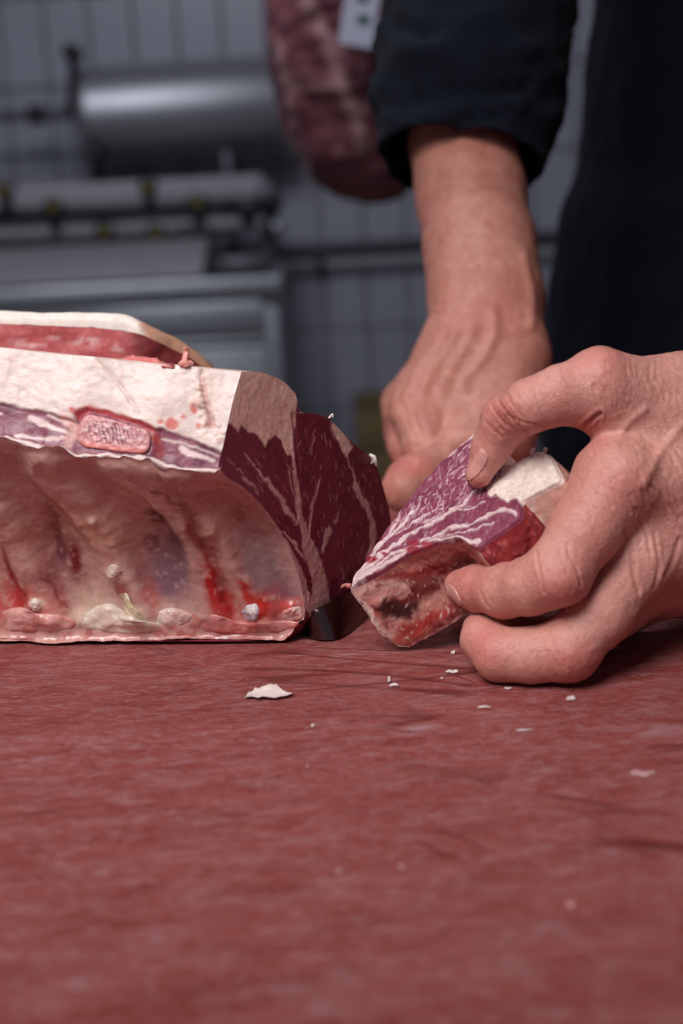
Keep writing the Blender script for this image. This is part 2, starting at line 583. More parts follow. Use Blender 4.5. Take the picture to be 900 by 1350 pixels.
# ================================================================== the setting
WY = 3.5                       # face of the back wall
def slab(name, lo, hi, mat):
    return tag(MB().box(lo, hi).build(name, mat, None, origin=((lo[0] + hi[0]) / 2, (lo[1] + hi[1]) / 2, lo[2]), smooth=0), kind='structure')
slab('floor', (-2.4, -2.2, -0.1), (2.4, 3.7, 0.0), M['floor'])
slab('ceiling', (-2.4, -2.2, 2.7), (2.4, 3.7, 2.8), M['paint'])
slab('wall_left', (-2.4, -2.2, 0.0), (-2.3, 3.7, 2.7), M['paint'])
slab('wall_right', (2.3, -2.2, 0.0), (2.4, 3.7, 2.7), M['paint'])
wall = slab('wall_back', (-2.3, WY + 0.008, 0.0), (2.3, 3.7, 2.7), M['grout'])
TW, TH, GAP = 0.1045, 0.204, 0.006
tile_me = None
rest = MB()
for c in range(-21, 21):
    for r in range(-3, 10):
        x0 = -0.015 + c * TW
        z0 = 0.676 + r * TH
        z1 = min(z0 + TH, 2.69)
        if z0 > 2.6 or x0 < -2.25 or x0 + TW > 2.25:
            continue
        z0c = max(z0, 0.0)
        if -11 <= c <= 11 and -2 <= r <= 5:
            if tile_me is None:
                t = MB().box((GAP / 2 - TW / 2, -0.008, GAP / 2 - TH / 2), (TW / 2 - GAP / 2, 0.004, TH / 2 - GAP / 2), 0.0015).build('tile', M['tile'], smooth=10)
                tile_me = t.data
                t.parent = wall
            else:
                t = bpy.data.objects.new('tile', tile_me)
                link(t, wall)
            t.location = np.array([x0 + TW / 2, WY + 0.008 + random.uniform(-0.001, 0.001), z0 + TH / 2]) - np.array(wall.location)
        else:
            rest.box((x0 + GAP / 2, WY, z0c + GAP / 2), (x0 + TW - GAP / 2, WY + 0.012, z1 - GAP / 2))
tag(rest.build('tile_field', M['tile'], wall, smooth=0), kind='stuff')

# work table that carries the red board
tb = empty('work_table', (0, 0.35, 0))
MB().box((-0.95, -0.02, BZ - 0.07), (0.95, 0.67, BZ - 0.035), 0.004).build('table_top', M['steel'], tb)
for sx in (-0.9, 0.9):
    for sy in (0.03, 0.60):
        MB().box((sx - 0.022, sy - 0.022, 0.0), (sx + 0.022, sy + 0.022, BZ - 0.07), 0.003).build('leg', M['steel'], tb)
MB().box((-0.9, 0.02, 0.2), (0.9, 0.61, 0.22), 0.003).build('shelf', M['steel'], tb)
tag(tb, 'stainless steel work table under the red cutting board', 'table')

# red cutting board, a large slab with a gently uneven worn surface
bx0, bx1, by0, by1 = -0.80, 0.80, 0.02, 0.655
nx, ny = 161, 65
gx, gy = np.meshgrid(np.linspace(bx0, bx1, nx), np.linspace(by0, by1, ny), indexing='ij')
top = np.stack([gx, gy, np.full_like(gx, BZ)], -1)
top[..., 2] += 0.0002 * (fbm(top.reshape(-1, 3), 14, 3, 3).reshape(nx, ny) - 1)
bm_v = top.reshape(-1, 3)
ring = [i * ny for i in range(nx)] + [(nx - 1) * ny + j for j in range(1, ny)] + [i * ny + ny - 1 for i in range(nx - 2, -1, -1)] + [j for j in range(ny - 2, 0, -1)]
lowv = bm_v[ring].copy()
lowv[:, 2] = BZ - 0.035
n0 = len(bm_v)
side = [[ring[(k + 1) % len(ring)], ring[k], n0 + k, n0 + (k + 1) % len(ring)] for k in range(len(ring))]
fc = grid_faces(nx, ny, flip=True).tolist() + side + [[n0 + k for k in range(len(ring))]]
tag(mk('cutting_board', np.vstack([bm_v, lowv]), fc, M['board'], origin=(0, 0.34, BZ - 0.035), sharp=40),
    'large worn red cutting board scored with knife marks', 'cutting board')

# ================================================================== rack of loin on the board
def paint_noise(V, s1=180, seed=0):
    return fbm(V, s1, 4, seed)
th = math.radians(36)
CN = np.array([math.cos(th), -math.sin(th), 0])      # outward normal of the cut end
C0 = P(288, 612, 0.412)
def cut(pts):
    return np.array([PL(x, y, C0, CN) for x, y in pts])
rack_cav = cut([(400, 817), (403, 812), (402, 804), (397, 775), (388, 745), (373, 708), (352, 675), (324, 644), (300, 627), (288, 613)])
LIFT = rack_cav[0, 2] - BZ
rack_strip = cut([(288, 613), (296, 577), (306, 532), (318, 490)])
rack_top = cut([(318, 490), (335, 490), (352, 493), (372, 502), (382, 511), (391, 521)])
rack_back = cut([(390, 521), (387, 545), (400, 544), (418, 546), (434, 552), (452, 571), (470, 588), (492, 607), (505, 643), (515, 688), (507, 724), (489, 757)])
bb = rack_back[-1].copy()
rack_back = np.vstack([rack_back, bb - np.array([0.004, 0.0055, 0.008]), np.array([bb[0] - 0.008, bb[1] - 0.011, BZ + LIFT])])
rack_base = np.vstack([rack_back[-1], rack_cav[0]])
XL = -0.27
def loft(prof, ns, nt, smooth=True):
    p = resample(prof, ns, smooth)
    t = np.linspace(0, 1, nt)[:, None]
    X = p[None, :, 0] * (1 - t) + XL * t
    d = np.clip(p[None, :, 0] - X, 0, 0.13)
    Z = BZ + (p[None, :, 2] - BZ) * (1 + 1.42 * d)
    zl = p[None, :, 2] - BZ           # the end of the underside is lifted off the board
    Z = Z - sst(d, 0.0, 0.007) * (LIFT - 0.0008) * np.clip(1 - (zl - LIFT) / 0.012, 0, 1)
    Z = np.maximum(Z, BZ + 0.0006)
    Y = np.broadcast_to(p[None, :, 1], X.shape).copy()
    Y += 0.16 * (p[None, :, 0] - X) + 0.002 * np.sin((X - p[None, :, 0]) * 26)
    return np.stack([X, Y, Z], -1)
rack = empty('rib_rack', (-0.12, 0.45, BZ))
tag(rack, 'rib rack with thick white fat strip, sawn rib bone and dark red cut face', 'meat')

FATC, FATY = srgb(230, 208, 201), srgb(228, 196, 180)
MUS, MUSD = srgb(140, 52, 66), srgb(104, 30, 42)

# --- sawn front strip: fat above, rib muscle below
G = loft(rack_strip, 96, 430, False)
eu = proj(G[:, 0])               # ragged lower lip of the strip
lipx = [-400, -60, 6, 14, 30, 50, 62, 76, 88, 100, 108, 140, 170, 198, 206, 214, 224, 250, 270, 284, 292]
lipy = [560, 570, 574, 578, 584, 590, 588, 587, 593, 603, 603, 600, 603, 605, 612, 619, 617, 619, 622, 626, 620]
tgt = np.interp(eu[:, 0], lipx, lipy)
dzl = (eu[:, 1] - tgt) * 0.00024 + 0.0004 * fbm(np.stack([G[:, 0, 0], 0 * G[:, 0, 0], 0 * G[:, 0, 0]], 1), 420, 2, 9)
dzl = np.clip(dzl, -0.006, 0.006) * sst(np.linspace(0, 1, 430), -0.01, 0.012)
G[..., 2] += dzl[:, None] * np.linspace(1, 0, 96)[None, :] ** 2.2
G[..., 1] -= 0.0006 * np.linspace(1, 0, 96)[None, :] ** 8
Nn = grid_normals(G)
V = G.reshape(-1, 3)
U = proj(V)
nz = fbm(V, 150, 4, 1)
nz2 = fbm(V, 420, 3, 2)
Uj = U + np.stack([nz * 5, nz * 1.5 + nz2 * 1.6], 1)
c = np.tile(FATC, (len(V), 1))
c = over(c, 0.35 * sst(nz, 0.1, 0.9), srgb(228, 196, 186))
c = over(c, 0.25 * sst(nz2, 0.2, 0.9), srgb(238, 224, 214))
seam = [(130, 470), (150, 497), (168, 522), (182, 545)]
c = over(c, 0.6 * inside(stroke(Uj, seam, 2.5, 1), 2), srgb(196, 150, 140))
c = over(c, 0.35 * inside(stroke(Uj, [(12, 452), (18, 470), (5, 500)], 2, 2), 2), srgb(196, 150, 140))
fatline = [(-600, 470), (-200, 508), (0, 531), (30, 537), (66, 544), (92, 552), (98, 546), (112, 538), (140, 541), (168, 552), (196, 561), (215, 567), (250, 577), (275, 588), (292, 596), (330, 640), (330, 900), (-600, 900)]
mus = inside(poly(Uj, fatline), 2.2)
c = over(c, mus, srgb(136, 68, 88))
c = over(c, mus * 0.75 * sst(nz, -0.1, 0.6), srgb(92, 40, 62))
for s, w in (([(38, 549), (62, 560), (88, 570)], 9), ([(18, 572), (50, 577), (90, 576)], 5), ([(236, 590), (256, 599), (280, 606)], 10), ([(60, 545), (90, 556)], 4),
             ([(212, 578), (240, 583), (285, 600)], 3), ([(-60, 530), (0, 545)], 6), ([(-120, 545), (-40, 560)], 8)):
    c = over(c, inside(stroke(Uj, s, w, w * 0.5), 2), srgb(232, 204, 202))
c = over(c, 0.9 * inside(stroke(Uj, [(84, 548), (92, 565), (86, 585)], 12, 12), 4), srgb(226, 176, 168))
c = over(c, 0.85 * inside(stroke(Uj, [(100, 546), (118, 537), (145, 545), (170, 553), (198, 562), (206, 580)], 9, 6), 3), srgb(186, 66, 66))
c = over(c, 0.8 * inside(stroke(Uj, [(203, 570), (212, 600)], 10, 9), 4), srgb(150, 42, 44))
c = over(c, 0.5 * inside(stroke(Uj, [(272, 500), (275, 530), (278, 560)], 5, 8), 3), srgb(178, 92, 84))
for x, y, r in ((222, 557, 8), (230, 560, 6), (262, 562, 4), (208, 555, 4), (96, 540, 4), (258, 540, 5), (240, 548, 3)):
    c = over(c, inside(np.linalg.norm(Uj - (x, y), axis=1) - r, 2.5), srgb(216, 122, 112))
c = over(c, 0.7 * inside(stroke(Uj, [(266, 500), (262, 540), (285, 575)], 14, 18), 8) * sst(nz2, -0.2, 0.5), srgb(230, 190, 176))
lip = inside(stroke(Uj, [(-400, 548), (-100, 563), (12, 578), (50, 590), (75, 588), (100, 601), (140, 600), (200, 606), (222, 616), (288, 622)], 8, 6), 2)
c = over(c, lip * 0.9, srgb(236, 212, 206))
disp = 0.00022 * nz + 0.00010 * nz2
disp -= 0.0016 * inside(stroke(Uj, [(270, 492), (274, 525), (279, 560)], 2.5, 5), 3)
disp -= 0.0006 * inside(stroke(U, seam, 3), 3)
disp -= 0.0010 * mus * (1 - lip)
disp += 0.0012 * inside(stroke(Uj, [(262, 500), (264, 530), (285, 575)], 10, 14), 6) * sst(nz2, -0.3, 0.6)
disp += 0.0005 * np.sin(U[:, 0] * 0.05 + U[:, 1] * 0.03) * (1 - mus)
edge = np.zeros(G.shape[:2]); edge[:, 0] = 1
G2 = G + Nn * disp.reshape(G.shape[:2])[..., None]
strip_edge = G2[:, 0].copy()
top_edge = G2[:, -1].copy()
mk('fat_strip', G2.reshape(-1, 3), grid_faces(430, 96, flip=True), M['fat'], rack, c)

# --- inner rib wall (membrane over the ribs)
ns, nt = 150, 430
G = loft(rack_cav, ns, nt)
G += (strip_edge - G[:, -1])[:, None, :] * (np.linspace(0, 1, ns) ** 5)[None, :, None]
Nn = grid_normals(G)
V = G.reshape(-1, 3)
U = proj(V)
n1, n2, n3 = fbm(V, 70, 4, 11), fbm(V, 220, 3, 12), fbm(V, 500, 3, 13)
Uj = U + np.stack([n1 * 9, n2 * 6], 1)
ribs = [[(-150, 600), (-90, 680), (-60, 760), (-50, 815)], [(-60, 605), (-20, 650), (15, 700), (38, 750), (58, 806)],
        [(55, 615), (110, 668), (145, 718), (166, 768), (184, 812)], [(150, 610), (200, 638), (232, 672), (258, 715), (272, 755), (282, 808)],
        [(215, 622), (255, 660), (282, 704), (310, 750), (336, 794), (345, 808)]]
rb = np.zeros(len(V))
for r_ in ribs:
    rb = np.maximum(rb, np.exp(-(np.maximum(stroke(U, r_, 16), 0) / 15) ** 2))
c = np.tile(srgb(212, 164, 154), (len(V), 1))
c = over(c, 0.45 * sst(n1, -0.2, 0.8), srgb(186, 128, 122))
c = over(c, 0.8 * rb * sst(U[:, 1], 600, 700), srgb(230, 186, 172))  # pale rib ridges; their fade at the top paints in the shade there
gv = np.zeros(len(V))
for r_ in ribs:                 # blood lying in the groove beside each rib
    gv = np.maximum(gv, np.exp(-(stroke(Uj, np.array(r_) + (22, -4), 4) / 7) ** 2) * sst(U[:, 1], 660, 800))
c = over(c, 0.75 * gv, srgb(168, 52, 50))
dk = srgb(122, 84, 94)
for x, y, rx, ry, a, s, col in (
        (70, 715, 12, 42, -14, 0.9, srgb(120, 62, 74)), (95, 738, 10, 30, -12, 0.9, srgb(122, 36, 42)), (62, 770, 34, 22, 10, 0.4, srgb(150, 90, 94)),
        (202, 688, 11, 13, 0, 1.0, srgb(96, 22, 26)), (196, 722, 13, 9, 0, 0.85, srgb(120, 40, 46)), (222, 757, 34, 44, -18, 0.85, srgb(140, 104, 116)),
        (228, 712, 16, 24, -20, 0.8, srgb(122, 78, 92)), (352, 745, 24, 44, -30, 0.75, srgb(170, 140, 142)), (372, 786, 20, 22, -40, 0.65, srgb(140, 96, 108)), (345, 700, 24, 22, -40, 0.4, srgb(160, 126, 120)), (322, 680, 10, 14, -30, 0.5, srgb(140, 84, 80)),
        (18, 790, 26, 30, 0, 0.7, srgb(190, 62, 56)), (15, 748, 8, 40, -18, 0.8, srgb(150, 34, 34)), (52, 800, 22, 18, 0, 0.55, srgb(210, 96, 88)),
        (290, 778, 9, 44, -22, 0.95, srgb(190, 36, 36)), (298, 800, 16, 16, 0, 0.8, srgb(206, 66, 60)), (262, 690, 14, 52, -34, 0.7, srgb(142, 58, 58)),
        (345, 800, 22, 16, -30, 0.95, srgb(204, 52, 46)), (330, 778, 10, 22, -28, 0.8, srgb(196, 58, 54)), (380, 800, 16, 10, -20, 0.7, srgb(208, 90, 84)),
        (120, 690, 70, 26, 20, 0.35, srgb(196, 140, 104)), (30, 700, 40, 30, 0, 0.35, srgb(176, 96, 84)), (275, 652, 70, 14, 18, 0.4, srgb(176, 104, 98)),
        (160, 815, 60, 14, 0, 0.8, srgb(232, 212, 190)), (120, 800, 30, 24, -30, 0.5, srgb(226, 196, 172)), (228, 808, 36, 12, 8, 0.85, srgb(228, 190, 176)),
        (200, 790, 12, 20, -30, 0.5, srgb(206, 110, 100)), (150, 752, 14, 10, 0, 0.8, srgb(238, 214, 198)), (45, 795, 10, 8, 0, 0.9, srgb(230, 206, 190)),
        (125, 678, 9, 5, 10, 0.8, srgb(226, 186, 170)), (280, 690, 12, 7, -10, 0.7, srgb(190, 146, 122)), (165, 780, 9, 26, -30, 0.6, srgb(160, 72, 70)),
        (-60, 720, 12, 60, -16, 0.8, srgb(130, 50, 56)), (-100, 760, 30, 50, -16, 0.7, srgb(150, 104, 116)), (-30, 800, 40, 20, 0, 0.6, srgb(206, 76, 70))):
    c = over(c, s * blob(Uj, x, y, rx, ry, a) * 1.6, col)
c = over(c, 0.35 * sst(n3, 0.25, 0.8), srgb(232, 196, 182))
low = sst(U[:, 1] + 16 * n1, 812, 834)
c = over(c, 0.6 * low, srgb(212, 148, 140))
c = over(c, 0.6 * low * sst(n2, 0.0, 0.5), srgb(170, 62, 62))
for s, w, col in (([(163, 783), (172, 800), (190, 815)], 9, srgb(234, 218, 184)), ([(150, 770), (168, 790), (185, 812)], 2, srgb(120, 40, 40)),
                  ([(248, 810), (262, 818), (290, 822)], 5, srgb(224, 110, 104)), ([(55, 762), (72, 788), (84, 800)], 4, srgb(118, 36, 40)),
                  ([(0, 718), (20, 760), (32, 790)], 4, srgb(140, 24, 26)), ([(270, 720), (288, 760), (306, 800)], 5, srgb(160, 26, 28)),
                  ([(195, 640), (245, 662), (275, 700)], 5, srgb(140, 66, 62))):
    c = over(c, 0.85 * inside(stroke(Uj, s, w, w * 0.6), 2.5), col)
fall = np.sin(np.clip(np.linspace(0, 1, ns), 0, 1) * math.pi)[None, :].repeat(nt, 0).ravel()
disp = 0.0050 * (rb - 0.3) * fall ** 0.6 + 0.0009 * n1 * fall + 0.00016 * n2 + 0.00005 * n3
disp -= 0.003 * (blob(U, 72, 730, 14, 44, -14) + blob(U, 215, 735, 26, 44, -18)) * fall
for x, y, r, a in ((150, 752, 9, .0018), (45, 795, 9, .002), (125, 678, 6, .0012), (280, 690, 8, .0012), (340, 805, 9, .0018), (25, 812, 10, .002), (70, 818, 9, .0015),
                   (385, 800, 8, .002), (110, 818, 12, .0015), (176, 812, 12, .002)):
    disp += a * blob(U, x, y, r, r * 0.8)
disp += low * (0.0014 * n1 + 0.0003 * n2)
disp *= sst(np.broadcast_to(np.linspace(1, 0, ns)[None], (nt, ns)).ravel(), 0.0, 0.05)
tt = np.linspace(0, 1, nt)[:, None].repeat(ns, 1).ravel()
disp *= sst(tt, -0.004, 0.02) * 1.0
G2 = G + Nn * disp.reshape(nt, ns)[..., None]
G2[..., 2] = np.maximum(G2[..., 2], BZ + 0.0006)
G2[:, :, 1] -= (0.0025 * fbm(np.stack([G2[:, 0, 0], 0 * G2[:, 0, 0], 0 * G2[:, 0, 0]], 1), 45, 3, 14) * sst(np.linspace(0, 1, nt), 0, 0.05))[:, None] * np.exp(-np.arange(ns) / 9.0)[None]
G2wall = G2.copy()
mk('rib_wall', G2.reshape(-1, 3), grid_faces(nt, ns, flip=True), M['membrane'], rack, c)
cav_end = G2[0].copy()
cav_low = G2[:, 0].copy()

# --- top, back and base
G = loft(rack_top, 24, 430)
G[:, 0] = top_edge
V = G.reshape(-1, 3)
c = over(np.tile(FATY, (len(V), 1)), 0.4 * sst(fbm(V, 150, 3, 4), 0, 0.8), srgb(220, 178, 160))
mk('fat_top', V, grid_faces(430, 24, flip=True), M['fat'], rack, c)
G = loft(rack_back, 70, 160)
V = G.reshape(-1, 3)
nb_ = fbm(V, 90, 3, 5)
c = over(np.tile(srgb(150, 64, 70), (len(V), 1)), sst(nb_, -0.1, 0.4) * 0.8, srgb(222, 190, 176))
mk('outer_back', V + 0.0006 * nb_[:, None] * grid_normals(G).reshape(-1, 3) * (np.arange(160) > 1).repeat(70)[:, None], grid_faces(160, 70, flip=True), M['fat'], rack, c)
G = loft(rack_base, 6, 40, False)
mk('underside', G.reshape(-1, 3), grid_faces(40, 6, flip=True), M['muscle'], rack, np.tile(MUS, (240, 1)))

# --- the cut end: loin eye, cap muscle and fat
def fan(outline, nr, centre):
    r = np.linspace(0, 1, nr) ** 0.8
    r = r[1:]
    G = centre + (outline[None] - centre) * r[:, None, None]
    V = np.vstack([[centre], G.reshape(-1, 3)])
    m = len(outline)
    F1 = [[0, 1 + j, 1 + (j + 1) % m] for j in range(m)]
    F2 = (grid_faces(nr - 1, m, True) + 1).tolist()
    return V, F1 + F2
outl = np.vstack([cav_end[:-1], resample(rack_strip, 60, False)[:-1], resample(rack_top, 40)[:-1], resample(rack_back, 150)[:-1],
                  resample(rack_base, 30, False)[:-1]])
V, Fc = fan(outl, 110, PL(425, 680, C0, CN))
U = proj(V)
n1, n2 = fbm(V, 160, 4, 21), fbm(V, 520, 3, 22)
Uj = U + np.stack([n1 * 3, n2 * 3], 1)
c = np.tile(srgb(126, 42, 62), (len(V), 1))
c = over(c, 0.5 * sst(n1, -0.2, 0.7), srgb(106, 32, 46))
c = over(c, 0.35 * inside(stroke(Uj, [(470, 620), (500, 690), (480, 740)], 40, 40), 20), srgb(96, 26, 38))
# fat end with a jagged lower border, fat seams between the muscles
fe = [(280, 480), (400, 480), (396, 520), (388, 548), (388, 604), (380, 598), (370, 582), (363, 574), (356, 578), (352, 590), (344, 580), (334, 572), (326, 568), (318, 560), (312, 570), (306, 560), (298, 562), (280, 590)]
FE = srgb(250, 204, 188)
c = over(c, inside(poly(Uj, fe), 1.6), FE)
c = over(c, 0.4 * inside(poly(Uj, fe), 1.6) * sst(n2, 0, 0.7), srgb(244, 206, 190))
seams = [([(387, 548), (388, 590), (391, 640), (396, 680), (404, 715), (412, 750), (420, 795)], 2, 15), ([(322, 598), (340, 620), (356, 643), (374, 668), (392, 690)], 2.5, 4),
         ([(348, 632), (366, 655), (380, 672)], 7, 3), ([(422, 632), (413, 662), (408, 690), (408, 712)], 2, 3.5), ([(404, 705), (416, 735), (424, 765), (428, 800)], 8, 17),
         ([(374, 712), (390, 745), (400, 780), (412, 806)], 5, 15), ([(456, 592), (462, 615), (468, 640), (478, 668)], 1.5, 5), ([(470, 642), (480, 662), (487, 676)], 9, 6),
         ([(484, 672), (492, 690), (490, 715), (486, 735)], 4, 9), ([(360, 690), (384, 712), (402, 738)], 2, 5), ([(432, 700), (425, 728)], 8, 3), ([(398, 690), (406, 715)], 5, 8),
         ([(380, 612), (386, 650), (394, 685)], 1.2, 2), ([(322, 632), (335, 645)], 4, 2), ([(300, 605), (318, 622), (340, 650)], 1.2, 1.5), ([(414, 575), (412, 600)], 1.5, 1), ([(440, 690), (446, 676)], 2, 1)]
sm = np.zeros(len(V))
for s, a, b in seams:
    sm = np.maximum(sm, inside(stroke(Uj, s, a, b), 1.6))
SE = srgb(216, 158, 154)
c = over(c, sm * 0.92, SE)
c = over(c, inside(poly(Uj, [(436, 556), (452, 566), (466, 590), (458, 600), (448, 585), (438, 570)]), 2), FE)
c = over(c, inside(np.linalg.norm((Uj - (405, 770)) * (1.8, 0.7), axis=1) - 8, 2), srgb(110, 26, 38))
rs = np.random.default_rng(8)
for _ in range(110):
    x, y = rs.uniform(395, 508), rs.uniform(560, 770)
    a = rs.uniform(1.1, 2.0) + (x - 440) * -0.004
    l = rs.uniform(3, 12)
    c = over(c, rs.uniform(0.3, 0.75) * inside(stroke(U, [(x, y), (x + l * math.cos(a), y + l * math.sin(a))], 1.0, 0.6), 1.0), SE)
for _ in range(50):
    x, y = rs.uniform(300, 390), rs.uniform(590, 720)
    l = rs.uniform(4, 14)
    c = over(c, rs.uniform(0.3, 0.6) * inside(stroke(U, [(x, y), (x + l * 0.6, y + l * 0.8)], 1.2, 0.6), 1.0), SE)
edge_f = np.concatenate([[0], (np.linspace(0, 1, 110) ** 0.8)[1:].repeat(len(outl))])
disp = (0.00014 * n1 + 0.00005 * n2 + 0.0002 * sm - 0.0012 * inside(stroke(U, [(387, 546), (389, 580), (394, 620)], 2, 1), 3)) * sst(1 - edge_f, 0, 0.03)
mk('loin_eye', V + CN * disp[:, None], Fc, M['muscle'], rack, c)

# --- sawn rib bone ends set in the strip
def lump(name, cpts, Yoff, mat, parent, col, thick, seed, nzs=300, amp=0.0005, soft=False):
    """a rounded block whose outline is given on the strip, proud of it"""
    pts = np.asarray(cpts, float)
    ctr = pts.mean(0)
    base = []
    dense = resample(np.vstack([pts, pts[:1]]), 121)[:-1]
    prof = [(1.0, -0.5), (1.0, 0.2), (0.985, 0.7), (0.95, 0.92)] + [(f, 1.0) for f in np.linspace(0.9, 0.04, 24)]
    if soft:
        dense = resample(np.vstack([pts, pts[:1]]), 61)[:-1]
        prof = [(1.04, -0.5), (0.98, -0.05)] + [(f, math.sin((1 - f) / 0.9 * math.pi / 2) ** 0.8) for f in np.linspace(0.9, 0.1, 12)]
    Vs = []
    for f, d in prof:
        for q in dense:
            u = ctr + (q - ctr) * f
            Vs.append(P(u[0], u[1], Yoff(u) - thick * d))
    Vs.append(P(ctr[0], ctr[1], Yoff(ctr) - thick))
    Vs = np.array(Vs)
    n = fbm(Vs, nzs, 4, seed)
    Vs[:, 1] -= amp * n
    m = len(dense)
    Fs = grid_faces(len(prof), m, True).tolist() + [[(len(prof) - 1) * m + j, (len(prof) - 1) * m + (j + 1) % m, len(prof) * m] for j in range(m)]
    return mk(name, Vs, Fs, mat, parent, col(Vs, proj(Vs), n))
def strip_Y(u):                # depth of the strip face at a pixel
    f = np.clip((613 - u[1] - 0.13 * (288 - u[0])) / 123, -0.1, 1)
    return np.interp(f, np.linspace(0, 1, 4), np.interp(np.linspace(0, 1, 4), np.linspace(0, 1, len(rack_strip)), rack_strip[:, 1])) + 0.0005 + 0.16 * (288 - u[0]) * 0.000245
def bonecol(Vs, U, n):
    c = np.tile(srgb(218, 150, 150), (len(Vs), 1))
    sp = fbm(Vs * np.array([1, 1, 0.35]), 900, 2, 31)
    core = blob(U, 150, 571, 40, 15, 10)
    fib = np.sin(U[:, 0] * 1.15 - U[:, 1] * 0.25 + 2.5 * fbm(Vs, 400, 2, 33)) + 0.6 * sp
    c = over(c, core * 0.85 * sst(fib, -0.5, 0.7), srgb(112, 84, 108))
    c = over(c, core * 0.5 * sst(-fib, 0.4, 1.0), srgb(236, 206, 204))
    c = over(c, 0.6 * sst(n, 0.3, 0.9), srgb(240, 206, 202))
    return over(c, 0.8 * inside(stroke(U, [(108, 585), (150, 592), (196, 596)], 7), 3), srgb(226, 128, 122))
lump('rib_bone', [(106, 556), (116, 547), (140, 551), (170, 560), (194, 567), (199, 582), (192, 597), (165, 597), (130, 592), (108, 588), (100, 574)],
     strip_Y, M['muscle'], rack, bonecol, 0.0017, 6, 700, 0.0003)
wsub = G2wall[:300:2, ::3].reshape(-1, 3)
wallU = proj(wsub)
def wall_Y(u):
    d2 = ((wallU - u) ** 2).sum(1)
    k = np.argpartition(d2, 6)[:6]
    w = 1 / (d2[k] + 2.0)
    return (wsub[k, 1] * w).sum() / w.sum()
def tone(a, b):
    return lambda Vs, U, n: over(np.tile(a, (len(Vs), 1)), 0.6 * sst(n, -0.1, 0.6), b)
for nm, pts, th_, a, b in (('bone_chip', [(163, 781), (168, 783), (173, 793), (181, 803), (191, 814), (186, 817), (175, 812), (168, 802), (164, 792)], 0.0016, srgb(238, 222, 186), srgb(226, 204, 160)),
                           ('cartilage', [(38, 792), (46, 788), (54, 793), (55, 802), (47, 807), (40, 803)], 0.0016, srgb(240, 216, 202), srgb(226, 180, 166)),
                           ('cartilage', [(138, 750), (148, 744), (160, 748), (164, 756), (154, 761), (142, 758)], 0.0012, srgb(238, 210, 196), srgb(220, 176, 160)),
                           ('cartilage', [(318, 806), (326, 797), (338, 795), (342, 808), (336, 818), (322, 816)], 0.0016, srgb(226, 210, 210), srgb(170, 150, 168)),
                           ('fat_flap', [(108, 812), (128, 798), (150, 796), (165, 806), (188, 818), (214, 822), (206, 832), (170, 835), (130, 832), (108, 825)], 0.0016, srgb(238, 218, 200), srgb(222, 186, 168)),
                           ('fat_flap', [(206, 806), (224, 800), (244, 806), (254, 812), (246, 822), (226, 826), (206, 822)], 0.0016, srgb(234, 204, 194), srgb(214, 150, 142)),
                           ('fat_flap', [(2, 806), (24, 800), (50, 808), (78, 810), (98, 818), (90, 830), (50, 832), (8, 830)], 0.0016, srgb(226, 166, 158), srgb(200, 104, 98)),
                           ('fat_flap', [(262, 818), (280, 810), (310, 818), (345, 822), (384, 818), (392, 826), (360, 834), (300, 835), (268, 830)], 0.0016, srgb(226, 150, 144), srgb(204, 92, 88)),
                           ('fat_flap', [(372, 806), (384, 800), (396, 800), (399, 812), (388, 818), (374, 816)], 0.0014, srgb(236, 196, 190), srgb(212, 120, 116))):
    lump(nm, pts, wall_Y, M['membrane'], rack, tone(a, b), th_ * 0.85, int(pts[0][0]), 260, 0.0005, True)
# a curl of meat and a curl of fat clinging to the edges
def worm(name, pts, rs_, mat, parent, colr, seed=0, amp=0.0004, seg=10):
    pts = resample(np.array(pts), 16)
    rr = np.interp(np.linspace(0, 1, 16), np.linspace(0, 1, len(rs_)), rs_)
    Vs = []
    for k in range(16):
        t = unit(pts[min(k + 1, 15)] - pts[max(k - 1, 0)])
        a = unit(np.cross(t, (0.3, 0.9, 0.2)))
        b = np.cross(t, a)
        for j in range(seg):
            an = 2 * math.pi * j / seg
            Vs.append(pts[k] + rr[k] * (a * math.cos(an) + 0.7 * b * math.sin(an)))
    Vs = np.array(Vs)
    n = fbm(Vs, 700, 3, seed)
    Vs = Vs + amp * np.stack([n, np.roll(n, 3), np.roll(n, 7)], 1)
    Fs = grid_faces(16, seg, True).tolist() + [list(range(seg))[::-1], [15 * seg + j for j in range(seg)]]
    return mk(name, Vs, Fs, mat, parent, np.tile(colr, (len(Vs), 1)))
Yt = 0.424
worm('meat_shred', [P(246, 484, Yt), P(243, 474, Yt), P(246, 464, Yt + .001), P(243, 459, Yt)], [0.0015, 0.0012, 0.0009, 0.0004], M['fat'], rack, srgb(230, 150, 140), 3)
worm('meat_shred', [P(236, 482, Yt), P(246, 478, Yt), P(254, 481, Yt)], [0.0006, 0.0012, 0.0006], M['fat'], rack, srgb(230, 150, 140), 4)
worm('meat_shred', [P(150, 476, Yt + .012), P(172, 474, Yt + .010), P(186, 476, Yt + .008), P(200, 478, Yt + .006), P(228, 484, Yt)], [0.0004, 0.0010, 0.0013, 0.0012, 0.0006], M['fat'], rack, srgb(206, 112, 108), 5, 0.0008)
ye = PL(490, 606, C0, CN)[1]
worm('fat_curl', [P(488, 612, ye), P(491, 606, ye), P(489, 600, ye), P(493, 604, ye - .001), P(497, 616, ye)], [0.0005, 0.0009, 0.0007, 0.0008, 0.0003], M['fat'], rack, FATC, 15)
for k, (x, y) in enumerate(((434, 551),)):
    q = PL(x, y, C0, CN)
    worm('fat_curl', [q, q + (0.0006, 0, 0.0008), q + (0.0014, -0.0005, 0.0003)], [0.0003, 0.0004, 0.00015], M['fat'], rack, FATC, 20 + k)

